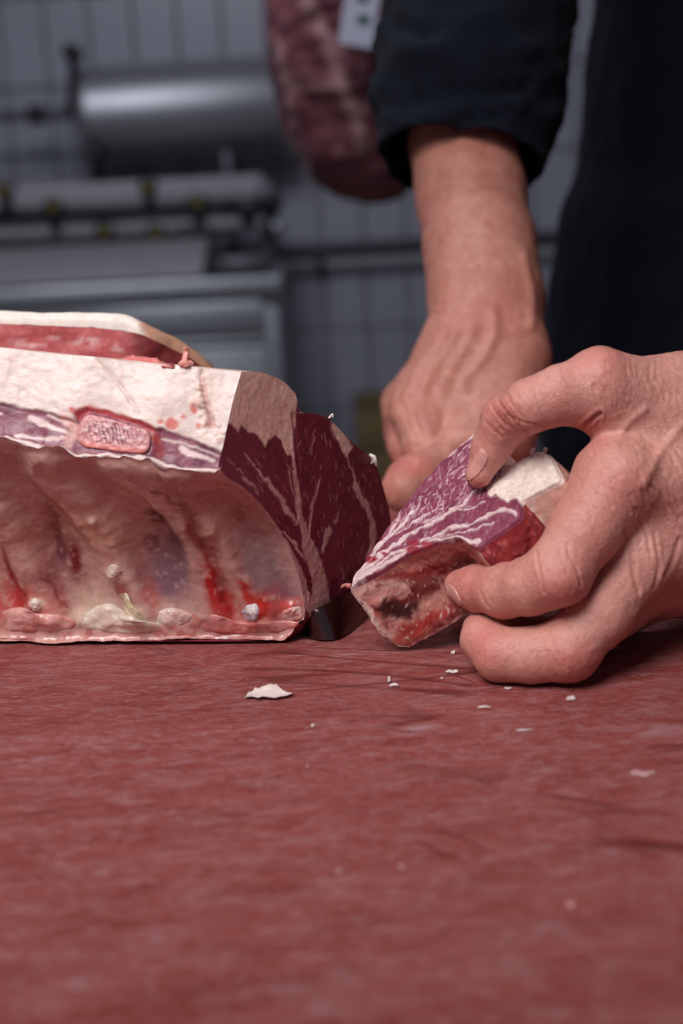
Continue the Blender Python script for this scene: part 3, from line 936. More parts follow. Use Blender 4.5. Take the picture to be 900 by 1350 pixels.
# ================================================================== second joint leaning behind the rack
back = empty('meat_joint', (-0.14, 0.56, BZ))
tag(back, 'meat slab with pale fat rind standing behind the rib rack', 'meat')
nX = 200
YF = 0.512                      # its front face stands just behind the rack
tp = resample(np.array([(-560, 392), (-300, 402), (-100, 408), (0, 412), (60, 413), (120, 413.5), (158, 416), (178, 422), (200, 433), (225, 445), (248, 458), (264, 470), (277, 483), (290, 505)], float), nX)
topP = np.array([P(x, y, YF + 0.10 * max(0, (200 - x)) * 0.00028 + 0.012 * sst(np.array([x]), 170, 290)[0]) for x, y in tp])
lay = np.interp(tp[:, 0], [-560, 0, 60, 120, 165, 185, 230, 290], [15, 14.5, 16, 18, 20, 15, 14, 12]) * 0.000282
G = []
for k in range(nX):
    x, y, z = topP[k]
    t = z - BZ - lay[k]
    q = resample(np.array([(y + 0.003, 0.001), (y - 0.001, 0.4 * t), (y - 0.0015, 0.8 * t), (y, t)]), 70)
    G.append(np.stack([np.full(70, x), q[:, 0], BZ + q[:, 1]], 1))
G = np.array(G)
V = G.reshape(-1, 3)
U = proj(V)
n1, n2 = fbm(V * (0.5, 1, 1.6), 160, 4, 51), fbm(V * (0.35, 1, 2), 420, 3, 52)
c = np.tile(srgb(196, 96, 98), (len(V), 1))
c = over(c, 0.5 * sst(n1, -0.2, 0.7), srgb(172, 70, 74))
c = over(c, 0.6 * sst(n2, 0.1, 0.7), srgb(206, 116, 116))
for pts, w in (([(95, 452), (112, 444), (128, 450)], 5), ([(118, 448), (124, 456)], 4), ([(20, 438), (32, 437)], 4), ([(60, 446), (100, 449)], 2), ([(150, 458), (160, 462)], 4), ([(0, 450), (60, 455)], 2)):
    c = over(c, 0.75 * inside(stroke(U + np.stack([n1 * 3, n2 * 3], 1), pts, w), 2), srgb(232, 190, 186))
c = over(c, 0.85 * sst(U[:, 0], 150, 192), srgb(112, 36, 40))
Vd = V - grid_normals(G).reshape(-1, 3) * (0.0006 * n1 + 0.00025 * n2)[:, None]
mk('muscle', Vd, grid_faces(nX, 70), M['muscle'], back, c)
front_top = Vd.reshape(nX, 70, 3)[:, -1]
G = []
for k in range(nX):
    x, y, z = topP[k]
    a = front_top[k]
    pr = np.array([a, (x, a[1] + 0.0004, a[2] + 0.6 * (z - a[2])), (x, a[1] + 0.0014, z - 0.0003), (x, a[1] + 0.004, z + 0.0001), (x, a[1] + 0.018, z - 0.003), (x, a[1] + 0.045, z - 0.014),
                   (x, a[1] + 0.085, BZ + 0.35 * (z - BZ)), (x, a[1] + 0.080, BZ + 0.001)])
    G.append(resample(pr, 70, False))
G = np.array(G)
V = G.reshape(-1, 3)
n1 = fbm(V, 170, 4, 55)
U = proj(V)
c = over(np.tile(srgb(240, 226, 216), (len(V), 1)), 0.3 * sst(n1, 0, 0.8), srgb(228, 200, 186))
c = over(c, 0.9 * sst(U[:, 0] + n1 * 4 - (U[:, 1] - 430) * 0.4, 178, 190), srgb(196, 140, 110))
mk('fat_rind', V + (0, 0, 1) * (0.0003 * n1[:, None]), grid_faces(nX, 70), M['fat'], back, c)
G0 = np.vstack([Vd.reshape(nX, 70, 3)[-1][::4], V.reshape(nX, 70, 3)[-1][::4]])
mk('cut_end', G0, [list(range(len(G0)))], M['muscle'], back, np.tile(srgb(150, 70, 66), (len(G0), 1)), smooth=False)

# ================================================================== chop held in the hand
CHN = unit((-0.53, -0.42, 0.74))
tip = PZ(530, 857, 0.0008)
CH0 = tip + CHN * 0.027
ch_px = [(459, 777), (466, 760), (480, 737), (497, 713), (512, 692), (530, 668), (550, 641), (572, 617), (592, 598), (612, 580), (633, 563),
         (641, 570), (650, 598), (661, 616), (682, 608), (704, 596), (716, 594), (727, 601), (735, 617), (740, 632), (722, 643), (702, 653), (688, 661),
         (688, 674), (684, 684), (661, 700), (641, 713), (627, 722), (607, 712), (582, 714), (557, 723), (532, 734), (507, 750), (486, 762), (470, 770)]
ch_o = np.array([PL(x, y, CH0, CHN) for x, y in ch_px])
ch_v = tip - PL(460, 778, CH0, CHN)
chop = empty('rib_chop', (tip[0], tip[1], BZ))
tag(chop, 'cut rib chop with marbled red face pinched between thumb and fingers', 'meat')
ch_d = resample(np.vstack([ch_o, ch_o[:1]]), 421)[:-1]
ctr = PL(595, 665, CH0, CHN)
V, Fc = fan(ch_d, 120, ctr)
U = proj(V)
n1, n2 = fbm(V, 170, 4, 61), fbm(V, 520, 3, 62)
Uj = U + np.stack([n1 * 1.5, n2 * 1.5], 1)
c = np.tile(srgb(138, 64, 86), (len(V), 1))
c = over(c, 0.5 * sst(n1, -0.3, 0.6), srgb(116, 46, 70))
WH = srgb(226, 196, 196)
# fat block at the far corner
c = over(c, inside(poly(Uj, [(640, 642), (652, 628), (664, 612), (700, 588), (750, 590), (750, 636), (722, 646), (700, 655), (686, 664), (682, 657), (668, 662), (655, 652), (646, 655)]), 1.8), srgb(234, 214, 204))
c = over(c, 0.9 * inside(stroke(Uj, [(606, 583), (622, 572), (634, 562)], 8, 8), 2), WH)
c = over(c, 0.9 * inside(stroke(Uj, [(592, 600), (600, 592)], 4, 3), 2), WH)
white = [([(462, 775), (480, 745), (505, 715), (530, 690), (545, 672)], 14, 5), ([(470, 765), (500, 735), (535, 708), (575, 688), (610, 668), (622, 648)], 15, 5),
         ([(478, 762), (510, 736), (550, 716), (585, 700), (625, 690), (660, 672)], 7, 8), ([(475, 766), (505, 746), (535, 728), (570, 712), (605, 708), (625, 716)], 9, 7),
         ([(500, 722), (520, 690), (528, 672)], 7, 2), ([(560, 690), (590, 678), (618, 672), (640, 662)], 4, 3), ([(645, 680), (665, 672), (680, 678)], 11, 9), ([(612, 716), (628, 712)], 16, 12),
         ([(520, 705), (548, 690), (566, 676)], 3, 2), ([(590, 706), (620, 700), (650, 690)], 3, 5), ([(535, 722), (560, 710), (592, 704)], 3, 2)]
wm = np.zeros(len(V))
for s, a, b in white:
    wm = np.maximum(wm, inside(stroke(Uj, s, a * 0.48, b * 0.5), 1.2))
c = over(c, wm * 0.88, WH)
rs = np.random.default_rng(5)
for _ in range(190):
    u, v = rs.uniform(0, 1), rs.uniform(0, 1)
    x = 515 + 110 * u + 18 * v
    y = 690 - 112 * u + v * (10 + 70 * u)
    a = rs.normal(-0.95, 0.35)
    l = rs.uniform(2, 9) if rs.uniform() < 0.75 else rs.uniform(9, 22)
    c = over(c, rs.uniform(0.35, 0.85) * inside(stroke(U, [(x, y), (x + l * math.cos(a), y + l * math.sin(a))], 1.1, 0.7), 0.9), srgb(226, 186, 192))
for x, y, r in ((489, 738, 6), (546, 716, 5), (545, 725, 6), (560, 718, 4), (509, 731, 3)):
    c = over(c, inside(np.linalg.norm((Uj - (x, y)) * (0.6, 1.2), axis=1) - r, 1.5), srgb(150, 44, 60))
ef = np.concatenate([[0], (np.linspace(0, 1, 120) ** 0.8)[1:].repeat(len(ch_d))])
V = V + CHN * ((0.0005 * n1 + 0.00018 * n2 + 0.0004 * wm) * sst(1 - ef, 0, 0.04) - 0.0014 * sst(ef, 0.96, 1.0) ** 2)[:, None]
mk('marbled_face', V, Fc, M['muscle'], chop, c)
rim0 = V[-len(ch_d):]
# walls swept through the chop's thickness
KD = 44
kk = np.linspace(0, 1, KD)
arc = np.arange(420) / 420.0
pos = np.array([np.argmin(np.linalg.norm(ch_d - q, axis=1)) for q in ch_o]) / 420.0
i_fat0, i_fat1, i_end1 = pos[12], pos[22], pos[27]
inward = ctr - ch_d
inward = inward - (inward @ CHN)[:, None] * CHN
inward /= np.linalg.norm(inward, axis=1)[:, None]
hollow = sst(arc, i_end1 + 0.01, i_end1 + 0.08) * (1 - sst(arc, 0.93, 0.985))
G = rim0[None] + ch_v[None, None] * kk[:, None, None]
G = G + inward[None] * (np.sin(kk * math.pi) ** 0.8)[:, None, None] * (hollow * 0.0052)[None, :, None]
G = G + inward[None] * (sst(kk, 0.90, 1.0) * 0.002)[:, None, None]
G = G - inward[None] * (np.sin(kk * math.pi) * 0.0012)[:, None, None] * (1 - hollow)[None, :, None]
def wall_part(name, j0, j1, mat, colf, amp):
    idx = np.arange(j0, j1 + 1) % 420
    g = G[:, idx]
    Vv = g.reshape(-1, 3)
    a1, a2 = fbm(Vv, 190, 4, 71), fbm(Vv, 560, 3, 72)
    m = len(idx)
    ek = (sst(kk, 0, 0.12))[:, None].repeat(m, 1).ravel()
    cc = colf(Vv, proj(Vv), a1, a2, kk[:, None].repeat(m, 1).ravel())
    Vv = Vv - np.tile(inward[idx], (KD, 1)) * ((amp * a1 + amp * 0.5 * a2) * ek)[:, None]
    Vv[:, 2] = np.maximum(Vv[:, 2], BZ + 0.0005)
    mk(name, Vv, grid_faces(KD, m), mat, chop, cc)
def col_rim(V_, U_, a1, a2, k):
    c_ = np.tile(srgb(234, 184, 168), (len(V_), 1))
    c_ = over(c_, 0.6 * sst(a1, 0, 0.7), srgb(218, 150, 140))
    c_ = over(c_, 0.6 * sst(fbm(V_ * (1, 1, 0.3), 420, 2, 75), 0.35, 0.8), srgb(240, 212, 202))
    return c_
def col_end(V_, U_, a1, a2, k):
    c_ = np.tile(srgb(152, 52, 56), (len(V_), 1))
    c_ = over(c_, 0.7 * sst(a1, -0.1, 0.6), srgb(128, 30, 38))
    return over(c_, 0.6 * sst(a2, 0.35, 0.8), srgb(206, 112, 108))
def col_rib(V_, U_, a1, a2, k):
    a3 = fbm(V_, 1100, 2, 77)
    U2 = U_ + np.stack([a1 * 7 + a2 * 3, a2 * 5 + a3 * 3], 1)
    c_ = np.tile(srgb(214, 150, 140), (len(V_), 1))
    c_ = over(c_, 0.3 * sst(a1, -0.1, 0.7), srgb(194, 112, 106))
    for pts, w0, w1, e, s_, col in (([(512, 752), (548, 738), (590, 728), (625, 735)], 14, 20, 8, 0.8, srgb(206, 128, 118)),
                                ([(505, 764), (530, 758), (560, 752), (590, 748)], 8, 14, 6, 0.9, srgb(168, 40, 40)),
                                ([(520, 775), (555, 762), (590, 750), (604, 745)], 16, 24, 8, 0.85, srgb(140, 34, 38)),
                                ([(575, 770), (600, 760)], 18, 24, 10, 0.6, srgb(150, 96, 104)),
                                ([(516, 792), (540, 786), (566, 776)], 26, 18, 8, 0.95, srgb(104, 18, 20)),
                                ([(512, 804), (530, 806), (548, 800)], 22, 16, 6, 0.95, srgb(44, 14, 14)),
                                ([(535, 838), (560, 824), (585, 806), (604, 796)], 26, 22, 9, 0.9, srgb(176, 44, 42)),
                                ([(560, 805), (585, 790), (600, 784)], 14, 18, 6, 0.8, srgb(216, 150, 136)),
                                ([(580, 826), (602, 814)], 10, 10, 6, 0.8, srgb(120, 26, 28)),
                                ([(466, 782), (492, 774), (520, 770), (536, 774)], 16, 8, 4, 0.95, srgb(236, 188, 178)),
                                ([(490, 790), (515, 784), (534, 782)], 12, 8, 4, 0.8, srgb(228, 164, 152)),
                                ([(466, 796), (486, 812), (506, 832), (520, 848)], 18, 14, 5, 0.9, srgb(238, 202, 190)),
                                ([(484, 796), (500, 806)], 12, 10, 5, 0.8, srgb(206, 104, 100)),
                                ([(526, 850), (536, 842)], 16, 12, 5, 0.8, srgb(186, 92, 74))):
        c_ = over(c_, s_ * inside(stroke(U2, pts, w0, w1), e), col)
    c_ = over(c_, 0.7 * sst(a3 + 0.4 * a2, 0.75, 1.0), srgb(240, 212, 204))
    c_ = over(c_, 0.6 * sst(-a3 + 0.5 * a1, 0.75, 1.0), srgb(110, 26, 28))
    return c_
j = lambda f: int(round(f * 420))
wall_part('fat_rim', 0, j(i_fat1), M['fat'], col_rim, 0.0004)
wall_part('muscle_end', j(i_fat1), j(i_end1), M['muscle'], col_end, 0.0008)
wall_part('rib_side', j(i_end1), 420, M['membrane'], col_rib, 0.0010)
Vb, Fb = fan(G[-1], 30, ctr + ch_v)
mk('far_face', Vb, [f[::-1] for f in Fb], M['muscle'], chop, np.tile(MUS, (len(Vb), 1)))
worm('fat_curl', [PL(700, 600, CH0, CHN), PL(702, 594, CH0, CHN), PL(706, 591, CH0, CHN)], [0.0006, 0.0006, 0.0002], M['fat'], chop, FATC, 31)
worm('fat_curl', [PL(717, 596, CH0, CHN), PL(719, 592, CH0, CHN), PL(722, 592, CH0, CHN)], [0.0006, 0.0005, 0.0002], M['fat'], chop, FATC, 32)
worm('fat_curl', [PL(462, 773, CH0, CHN), PL(455, 771, CH0, CHN), PL(449, 775, CH0, CHN)], [0.0009, 0.0007, 0.0003], M['fat'], chop, srgb(196, 120, 116), 33)

# ================================================================== knife between the rack and the chop
kn = empty('boning_knife', (PZ(420, 842)[0], PZ(420, 842)[1], BZ))
tag(kn, 'narrow steel knife with blade lying between rib rack and chop', 'knife')
spine = np.array([PZ(395, 829, 0.0012), PZ(399, 818, 0.0056), PZ(408, 809, 0.009), PZ(422, 801, 0.011), PZ(445, 788, 0.0128), PZ(468, 773, 0.0134), PZ(490, 757, 0.0140), PZ(505, 738, 0.0148), PZ(520, 715, 0.016)])
edge = np.array([PZ(395, 830, 0.0006), PZ(399, 836, 0.0004), PZ(408, 841, 0.0004), PZ(424, 844, 0.0004), PZ(446, 842, 0.0004), PZ(468, 828, 0.0004), PZ(490, 808, 0.0004), PZ(507, 785, 0.0006), PZ(519, 762, 0.001)])
sp_, ed_ = resample(spine, 60), resample(edge, 60)
bn = unit(np.cross(ed_[30] - sp_[30], sp_[40] - sp_[20]))
if bn[1] > 0: bn = -bn
Vs, cols = [], 9
for sgn in (1, -1):
    for k in range(60):
        for f in np.linspace(0, 1, cols):
            w = 0.0005 * (1 - f) ** 0.5 + 0.00005
            Vs.append(sp_[k] * (1 - f) + ed_[k] * f + bn * (sgn * w))
Vs = np.array(Vs)
Fs = grid_faces(60, cols).tolist() + (grid_faces(60, cols, flip=True) + 60 * cols).tolist()
per = [k * cols for k in range(60)] + [59 * cols + q for q in range(1, cols)] + [k * cols + cols - 1 for k in range(58, -1, -1)] + [q for q in range(cols - 2, 0, -1)]
Fs += [[per[k], per[(k + 1) % len(per)], per[(k + 1) % len(per)] + 60 * cols, per[k] + 60 * cols] for k in range(len(per))]
mk('blade', Vs, Fs, M['blade'], kn, sharp=35)
hA = (sp_[-1] + ed_[-1]) / 2 + bn * 0.0
hd = unit(np.array([0.045, 0.115, 0.012]))
hu = unit(sp_[-1] - ed_[-1] - hd * ((sp_[-1] - ed_[-1]) @ hd))
hs_ = np.cross(hd, hu)
Vs = []
prof = [(-0.004, 0.004, 0.003), (0.0, 0.009, 0.007), (0.006, 0.0125, 0.009), (0.012, 0.011, 0.0085), (0.03, 0.0115, 0.009), (0.06, 0.0125, 0.0095), (0.09, 0.0115, 0.009), (0.105, 0.0135, 0.0095), (0.113, 0.012, 0.008), (0.116, 0.006, 0.004)]
for t, a, b in prof:
    for q in range(24):
        an = 2 * math.pi * q / 24
        Vs.append(hA + hd * t + hu * (a * math.cos(an)) + hs_ * (b * math.sin(an)))
mk('handle', Vs, grid_faces(len(prof), 24, True).tolist() + [list(range(24))[::-1], [(len(prof) - 1) * 24 + q for q in range(24)]], M['black'], kn)

# ================================================================== the person
def off_chop(px, py, dist):    # a point in front of the chop's face at a given clearance
    d = ray(px, py)
    t = ((CH0 + CHN * dist - CAM) @ CHN) / (d @ CHN)
    return CAM + d * t
def jp(p, rpx): return (p, RM(p, rpx))
ELB_L, SH_L = np.array([0.375, 0.665, BZ + 0.155]), np.array([0.525, 0.93, BZ + 0.50])
ELB_R, SH_R = np.array([0.082, 0.785, BZ + 0.285]), np.array([0.155, 0.93, BZ + 0.50])
# left hand
_J = J
def J(px, py, Y, r): return _J(px, py, Y - (px - 450) * 4.2e-5, r)
_P = P
tt_ = off_chop(631, 625, 0.0050)
tm_ = off_chop(648, 588, 0.0085)
thumb = [jp(tt_, 18), jp(tm_, 23.5), _J(667, 556, tm_[1] - 0.002, 31), J(700, 534, 0.421, 33), J(738, 520, 0.423, 36), J(790, 512, 0.428, 45), J(850, 548, 0.437, 58)]
index = [J(606, 772, 0.4245, 21), J(628, 775, 0.421, 29), J(664, 779, 0.413, 34), J(700, 772, 0.406, 36), J(735, 755, 0.403, 42), J(770, 700, 0.4095, 45), J(812, 634, 0.419, 54)]
middle = [J(629, 829, 0.4185, 20), J(636, 843, 0.412, 27), J(658, 862, 0.4065, 33.5), J(700, 864, 0.4045, 34), J(748, 856, 0.4045, 40), J(792, 805, 0.411, 43), J(838, 738, 0.421, 50)]
ring_ = [J(668, 812, 0.438, 22), J(690, 838, 0.431, 28), J(722, 846, 0.4285, 31), J(768, 838, 0.430, 34), J(812, 800, 0.432, 38), J(850, 758, 0.434, 45)]
pinky = [J(712, 806, 0.452, 20), J(735, 824, 0.449, 25), J(762, 828, 0.4485, 27), J(795, 820, 0.449, 30), J(832, 795, 0.448, 34), J(862, 762, 0.446, 40)]
WR_L = P(1000, 655, 0.463 - 0.020)
palm = [(J(790, 516, 0.430, 44), J(905, 546, 0.446, 72)), (J(814, 632, 0.421, 54), J(965, 630, 0.448, 98)), (J(840, 730, 0.423, 52), J(960, 680, 0.450, 100)),
        (J(852, 764, 0.436, 46), J(960, 716, 0.456, 92)), (J(862, 772, 0.448, 38), J(955, 735, 0.464, 78)), (J(905, 546, 0.446, 72), (WR_L, 0.025))]
WR2 = P(1040, 650, 0.480 - 0.020)
fore_L = [(WR_L + (0.0, 0.004, 0.006), 0.0245), (WR2 + (0.03, 0.012, 0.012), 0.0265), ((WR2 + ELB_L) / 2 + (0.02, 0.01, 0.0), 0.037), (ELB_L, 0.042)]
fore_L2 = [(WR_L + (0.0, 0.004, -0.010), 0.0225), (WR2 + (0.03, 0.012, -0.006), 0.0245), ((WR2 + ELB_L) / 2 + (0.02, 0.01, -0.01), 0.034), (ELB_L, 0.040)]
def sdf_left(p):
    pm = None
    for a, b in palm:
        d = rc(p, a[0], b[0], a[1], b[1])
        pm = d if pm is None else smin(pm, d, 0.009)
    fl = smin(chain(p, fore_L, 0.01), chain(p, fore_L2, 0.01), 0.01)
    pm = smin(pm, fl, 0.016)
    out = None
    for f, k in ((thumb, 0.008), (index, 0.0055), (middle, 0.005), (ring_, 0.005), (pinky, 0.005)):
        d = smin(chain(p, f, 0.0035), pm, k)
        out = d if out is None else smin(out, d, 0.0009)
    return out
# right hand and forearm
J = _J
fore_R = [(ELB_R, 0.033), J(620, 60, 0.770, 72), J(610, 190, 0.743, 62), J(620, 255, 0.722, 64), J(632, 325, 0.698, 66), J(638, 388, 0.678, 64)]
hand_R = [(J(636, 388, 0.678, 58), J(616, 468, 0.652, 54)), (J(616, 468, 0.652, 54), J(566, 535, 0.632, 40)), (J(648, 396, 0.676, 58), J(670, 470, 0.650, 46)), (J(670, 470, 0.65, 46), J(650, 570, 0.622, 52)),
          (J(562, 535, 0.632, 42), J(640, 570, 0.622, 48)), (J(620, 466, 0.652, 46), J(538, 530, 0.645, 24))]
fing_R = [[J(548, 556, 0.618, 29), J(560, 590, 0.602, 29), J(580, 622, 0.592, 27), J(610, 650, 0.596, 24)],
          [J(532, 546, 0.630, 25), J(538, 586, 0.622, 26), J(556, 628, 0.612, 25), J(590, 660, 0.610, 23)],
          [J(527, 535, 0.645, 22), J(532, 575, 0.640, 23), J(552, 612, 0.632, 23), J(585, 645, 0.630, 21)],
          [J(532, 528, 0.658, 20), J(536, 560, 0.656, 20), J(556, 592, 0.648, 20), J(585, 620, 0.645, 18)]]
thumb_R = [J(655, 560, 0.622, 48), J(615, 598, 0.600, 39), J(575, 628, 0.582, 36), J(548, 638, 0.570, 37), J(532, 645, 0.561, 31)]
def sdf_right(p):
    pm = chain(p, fore_R, 0.012)
    h = None
    for a, b in hand_R:
        d = rc(p, a[0], b[0], a[1], b[1])
        h = d if h is None else smin(h, d, 0.012)
    pm = smin(pm, h, 0.014)
    out = smin(chain(p, thumb_R, 0.006), pm, 0.008)
    for f in fing_R:
        out = smin(out, smin(chain(p, f, 0.004), pm, 0.009), 0.0016)
    return out
# the rest of the body, under the clothes
PX, PY = 0.34, 0.955
def BP(x, y, z): return np.array([PX + x, PY + y, z])
legs = [[(BP(s * 0.09, 0.01, 0.90), 0.085), (BP(s * 0.10, 0.0, 0.50), 0.056), (BP(s * 0.105, 0.02, 0.10), 0.038), (BP(s * 0.11, 0.0, 0.045), 0.036), (BP(s * 0.12, -0.13, 0.035), 0.030)] for s in (-1, 1)]
def sdf_legs(p):
    return np.minimum(chain(p, legs[0], 0.02), chain(p, legs[1], 0.02))
HC = BP(0, -0.06, 1.60)
def sdf_core(p):
    d = ellip(p, BP(0, 0, 1.22), np.array([0.155, 0.10, 0.26]))
    d = smin(d, ellip(p, BP(0, 0.0, 0.95), np.array([0.16, 0.105, 0.16])), 0.05)
    d = smin(d, rc(p, SH_L + (-0.03, 0, 0), SH_R + (0.03, 0, 0), 0.055, 0.055), 0.05)
    d = smin(d, rc(p, BP(0, 0.01, 1.42), BP(0, -0.03, 1.55), 0.055, 0.052), 0.03)
    hd_ = ellip(p, HC + (0, 0.01, 0.03), np.array([0.076, 0.095, 0.105]))
    hd_ = smin(hd_, ellip(p, HC + (0, -0.035, -0.055), np.array([0.052, 0.055, 0.055])), 0.03)
    hd_ = smin(hd_, rc(p, HC + (0, -0.082, 0.015), HC + (0, -0.102, -0.022), 0.009, 0.014), 0.012)
    for s in (-1, 1):
        hd_ = smin(hd_, ellip(p, HC + (s * 0.076, 0.01, 0.0), np.array([0.008, 0.018, 0.03])), 0.006)
        hd_ = np.maximum(hd_, -(np.linalg.norm(p - (HC + (s * 0.031, -0.088, 0.02)), axis=1) - 0.010))
    hd_ = np.maximum(hd_, -rc(p, HC + (-0.02, -0.094, -0.05), HC + (0.02, -0.094, -0.05), 0.003, 0.003))
    d = smin(d, hd_, 0.015)
    d = smin(d, chain(p, [(SH_R, 0.046), (ELB_R, 0.034)], 0.01), 0.03)
    d = smin(d, chain(p, [(SH_L, 0.046), (ELB_L, 0.036)], 0.01), 0.03)
    return smin(d, sdf_legs(p), 0.03)
VL, QL = nets(sdf_left, (0.022, 0.365, BZ - 0.004), (0.128, 0.50, BZ + 0.10), 0.00062)
VR, QR = nets(sdf_right, (-0.005, 0.535, BZ - 0.004), (0.13, 0.80, BZ + 0.215), 0.00125)
VL2, QL2 = nets(sdf_left, (0.120, 0.36, BZ - 0.02), (0.44, 0.74, BZ + 0.24), 0.0035)
VC, QC = nets(sdf_core, (0.0, 0.6, 0.0), (0.70, 1.15, 1.78), 0.007)

def skin_paint(V, U, spots, base):
    n1, n2, n3 = fbm(V, 60, 3, 81), fbm(V, 260, 3, 82), fbm(V, 900, 2, 83)
    c = np.tile(base, (len(V), 1))
    c = over(c, 0.45 * sst(n1, -0.3, 0.7), srgb(192, 120, 110))
    c = over(c, 0.35 * sst(n2, 0.1, 0.8), srgb(212, 142, 126))
    c = over(c, 0.30 * sst(n3, 0.35, 0.8), srgb(176, 98, 84))
    for x, y, rx, ry, a, s, col in spots:
        c = over(c, s * blob(U, x, y, rx, ry, a), col)
    return c
def crease(V, U, nrm, lines):
    facing = np.clip(-((V - CAM) * nrm).sum(1) / np.linalg.norm(V - CAM, axis=1), 0, 1)
    d = np.zeros(len(V))
    for pts, w, dep in lines:
        q = resample(np.array(pts, float), 12)
        near = np.nonzero(((U > q.min(0) - 5 * w) & (U < q.max(0) + 5 * w)).all(1))[0]
        s = stroke(U[near], q, 0.0) / w
        d[near] += -dep * np.exp(-s * s) + (dep * 0.35 * np.exp(-((np.abs(s) - 2.0) / 0.9) ** 2) if dep > 0 else 0)
    return d * sst(facing, 0.05, 0.4)
RED, PAL = srgb(202, 104, 98), srgb(226, 164, 146)
gl = grad(sdf_left, VL, 0.0006)
UL = proj(VL)
ln = []
for pts, w, dep in (
        # thumb joint wrinkles
        ([(648, 535), (657, 548), (668, 562)], 1.6, .00035), ([(655, 524), (666, 540), (676, 556)], 1.8, .0004), ([(666, 515), (676, 534), (690, 552)], 1.6, .0003), ([(686, 504), (693, 522), (704, 540)], 1.5, .00028),
        ([(640, 556), (648, 566), (660, 574)], 1.4, .00025), ([(690, 566), (698, 578), (706, 588)], 2.6, .0009), ([(702, 510), (712, 528), (722, 536)], 1.3, .0002), ([(716, 500), (722, 515), (736, 528)], 1.3, .0002),
        ([(668, 548), (690, 556), (708, 560)], 1.5, .0003),
        # web and thumb base
        ([(764, 566), (776, 556), (790, 545)], 2.6, .0012), ([(782, 508), (786, 525), (792, 545), (786, 560)], 1.8, .0005), ([(796, 505), (800, 525), (802, 545)], 1.5, .0003), ([(810, 500), (816, 520), (812, 545)], 1.3, .0003),
        ([(826, 494), (834, 512), (828, 540)], 1.2, .0002), ([(845, 495), (852, 515), (846, 535)], 1.2, .0002), ([(770, 575), (778, 585), (782, 600)], 2.0, .0006),
        # index finger
        ([(706, 728), (708, 745), (714, 765), (718, 782)], 1.8, .0005), ([(746, 716), (752, 735), (760, 752), (764, 772)], 1.7, .0005), ([(734, 718), (742, 740), (748, 760)], 1.3, .0003), ([(722, 722), (728, 742), (734, 765)], 1.2, .0002),
        ([(634, 782), (638, 792), (644, 800)], 1.5, .0004), ([(642, 780), (646, 790), (652, 798)], 1.2, .0002), ([(600, 766), (606, 760), (614, 757)], 1.2, .0002),
        ([(757, 705), (764, 725), (772, 742)], 1.2, .0002),
        # back of the hand: loose folds
        ([(824, 700), (832, 730), (836, 760), (842, 780)], 3.0, .0005), ([(838, 670), (850, 700), (858, 730)], 2.2, .0004), ([(856, 640), (872, 655), (884, 690)], 2.2, .0004), ([(868, 620), (884, 640), (896, 670)], 2.0, .0003),
        ([(840, 620), (846, 645), (852, 668)], 2.0, .0003), ([(876, 760), (886, 740), (896, 710)], 3.0, .0004), ([(850, 590), (866, 600), (890, 612)], 2.0, .0003), ([(830, 650), (838, 680)], 1.6, .0003),
        ([(862, 700), (868, 740), (862, 775)], 2.4, .0004),
        ([(884, 600), (896, 625), (905, 650)], 2.0, .0003), ([(790, 630), (800, 650), (806, 668)], 1.5, .0002), ([(700, 858), (712, 872), (716, 888)], 1.2, .0002),
        ([(738, 838), (748, 856), (756, 874)], 1.4, .0003), ([(726, 842), (734, 862), (740, 880)], 1.2, .0002),
        # veins (raised)
        ([(812, 590), (826, 560), (850, 540)], 5.0, -.0006), ([(900, 560), (868, 600), (846, 640)], 6.0, -.0007)):
    ln.append((pts, w, dep))
rw = np.random.default_rng(21)
for x0, x1, y0, y1, ang, le, cnt, dep in ((795, 900, 478, 545, 1.35, 22, 30, .00016), (700, 780, 495, 560, 1.15, 18, 16, .00016), (645, 690, 518, 575, 1.0, 14, 10, .00018), (755, 830, 600, 720, 1.05, 22, 20, .00014),
                                          (830, 905, 560, 700, 1.1, 34, 24, .00018), (830, 905, 690, 800, 1.5, 34, 18, .00013), (690, 765, 730, 800, 1.3, 18, 12, .00014), (700, 775, 835, 890, 1.2, 16, 10, .00014),
                                          (610, 690, 755, 805, 1.3, 12, 8, .0001), (635, 665, 590, 640, 1.0, 10, 5, .0001)):
    for _ in range(cnt):
        x, y = rw.uniform(x0, x1), rw.uniform(y0, y1)
        a = ang + rw.normal(0, 0.22)
        l = le * rw.uniform(0.5, 1.2)
        b_ = rw.uniform(-3, 3)
        ln.append(([(x - l / 2 * math.cos(a), y - l / 2 * math.sin(a)), (x + b_, y), (x + l / 2 * math.cos(a), y + l / 2 * math.sin(a))], rw.uniform(1.3, 2.2), dep * rw.uniform(0.6, 1.3)))
n1 = fbm(VL, 130, 3, 84)
fineL = fbm(VL * (1.0, 1.0, 1.0), 620, 2, 85)
bk = sst(UL[:, 0], 740, 800)
dL = crease(VL, UL, gl, ln) + 0.0002 * n1 + 0.00007 * fineL
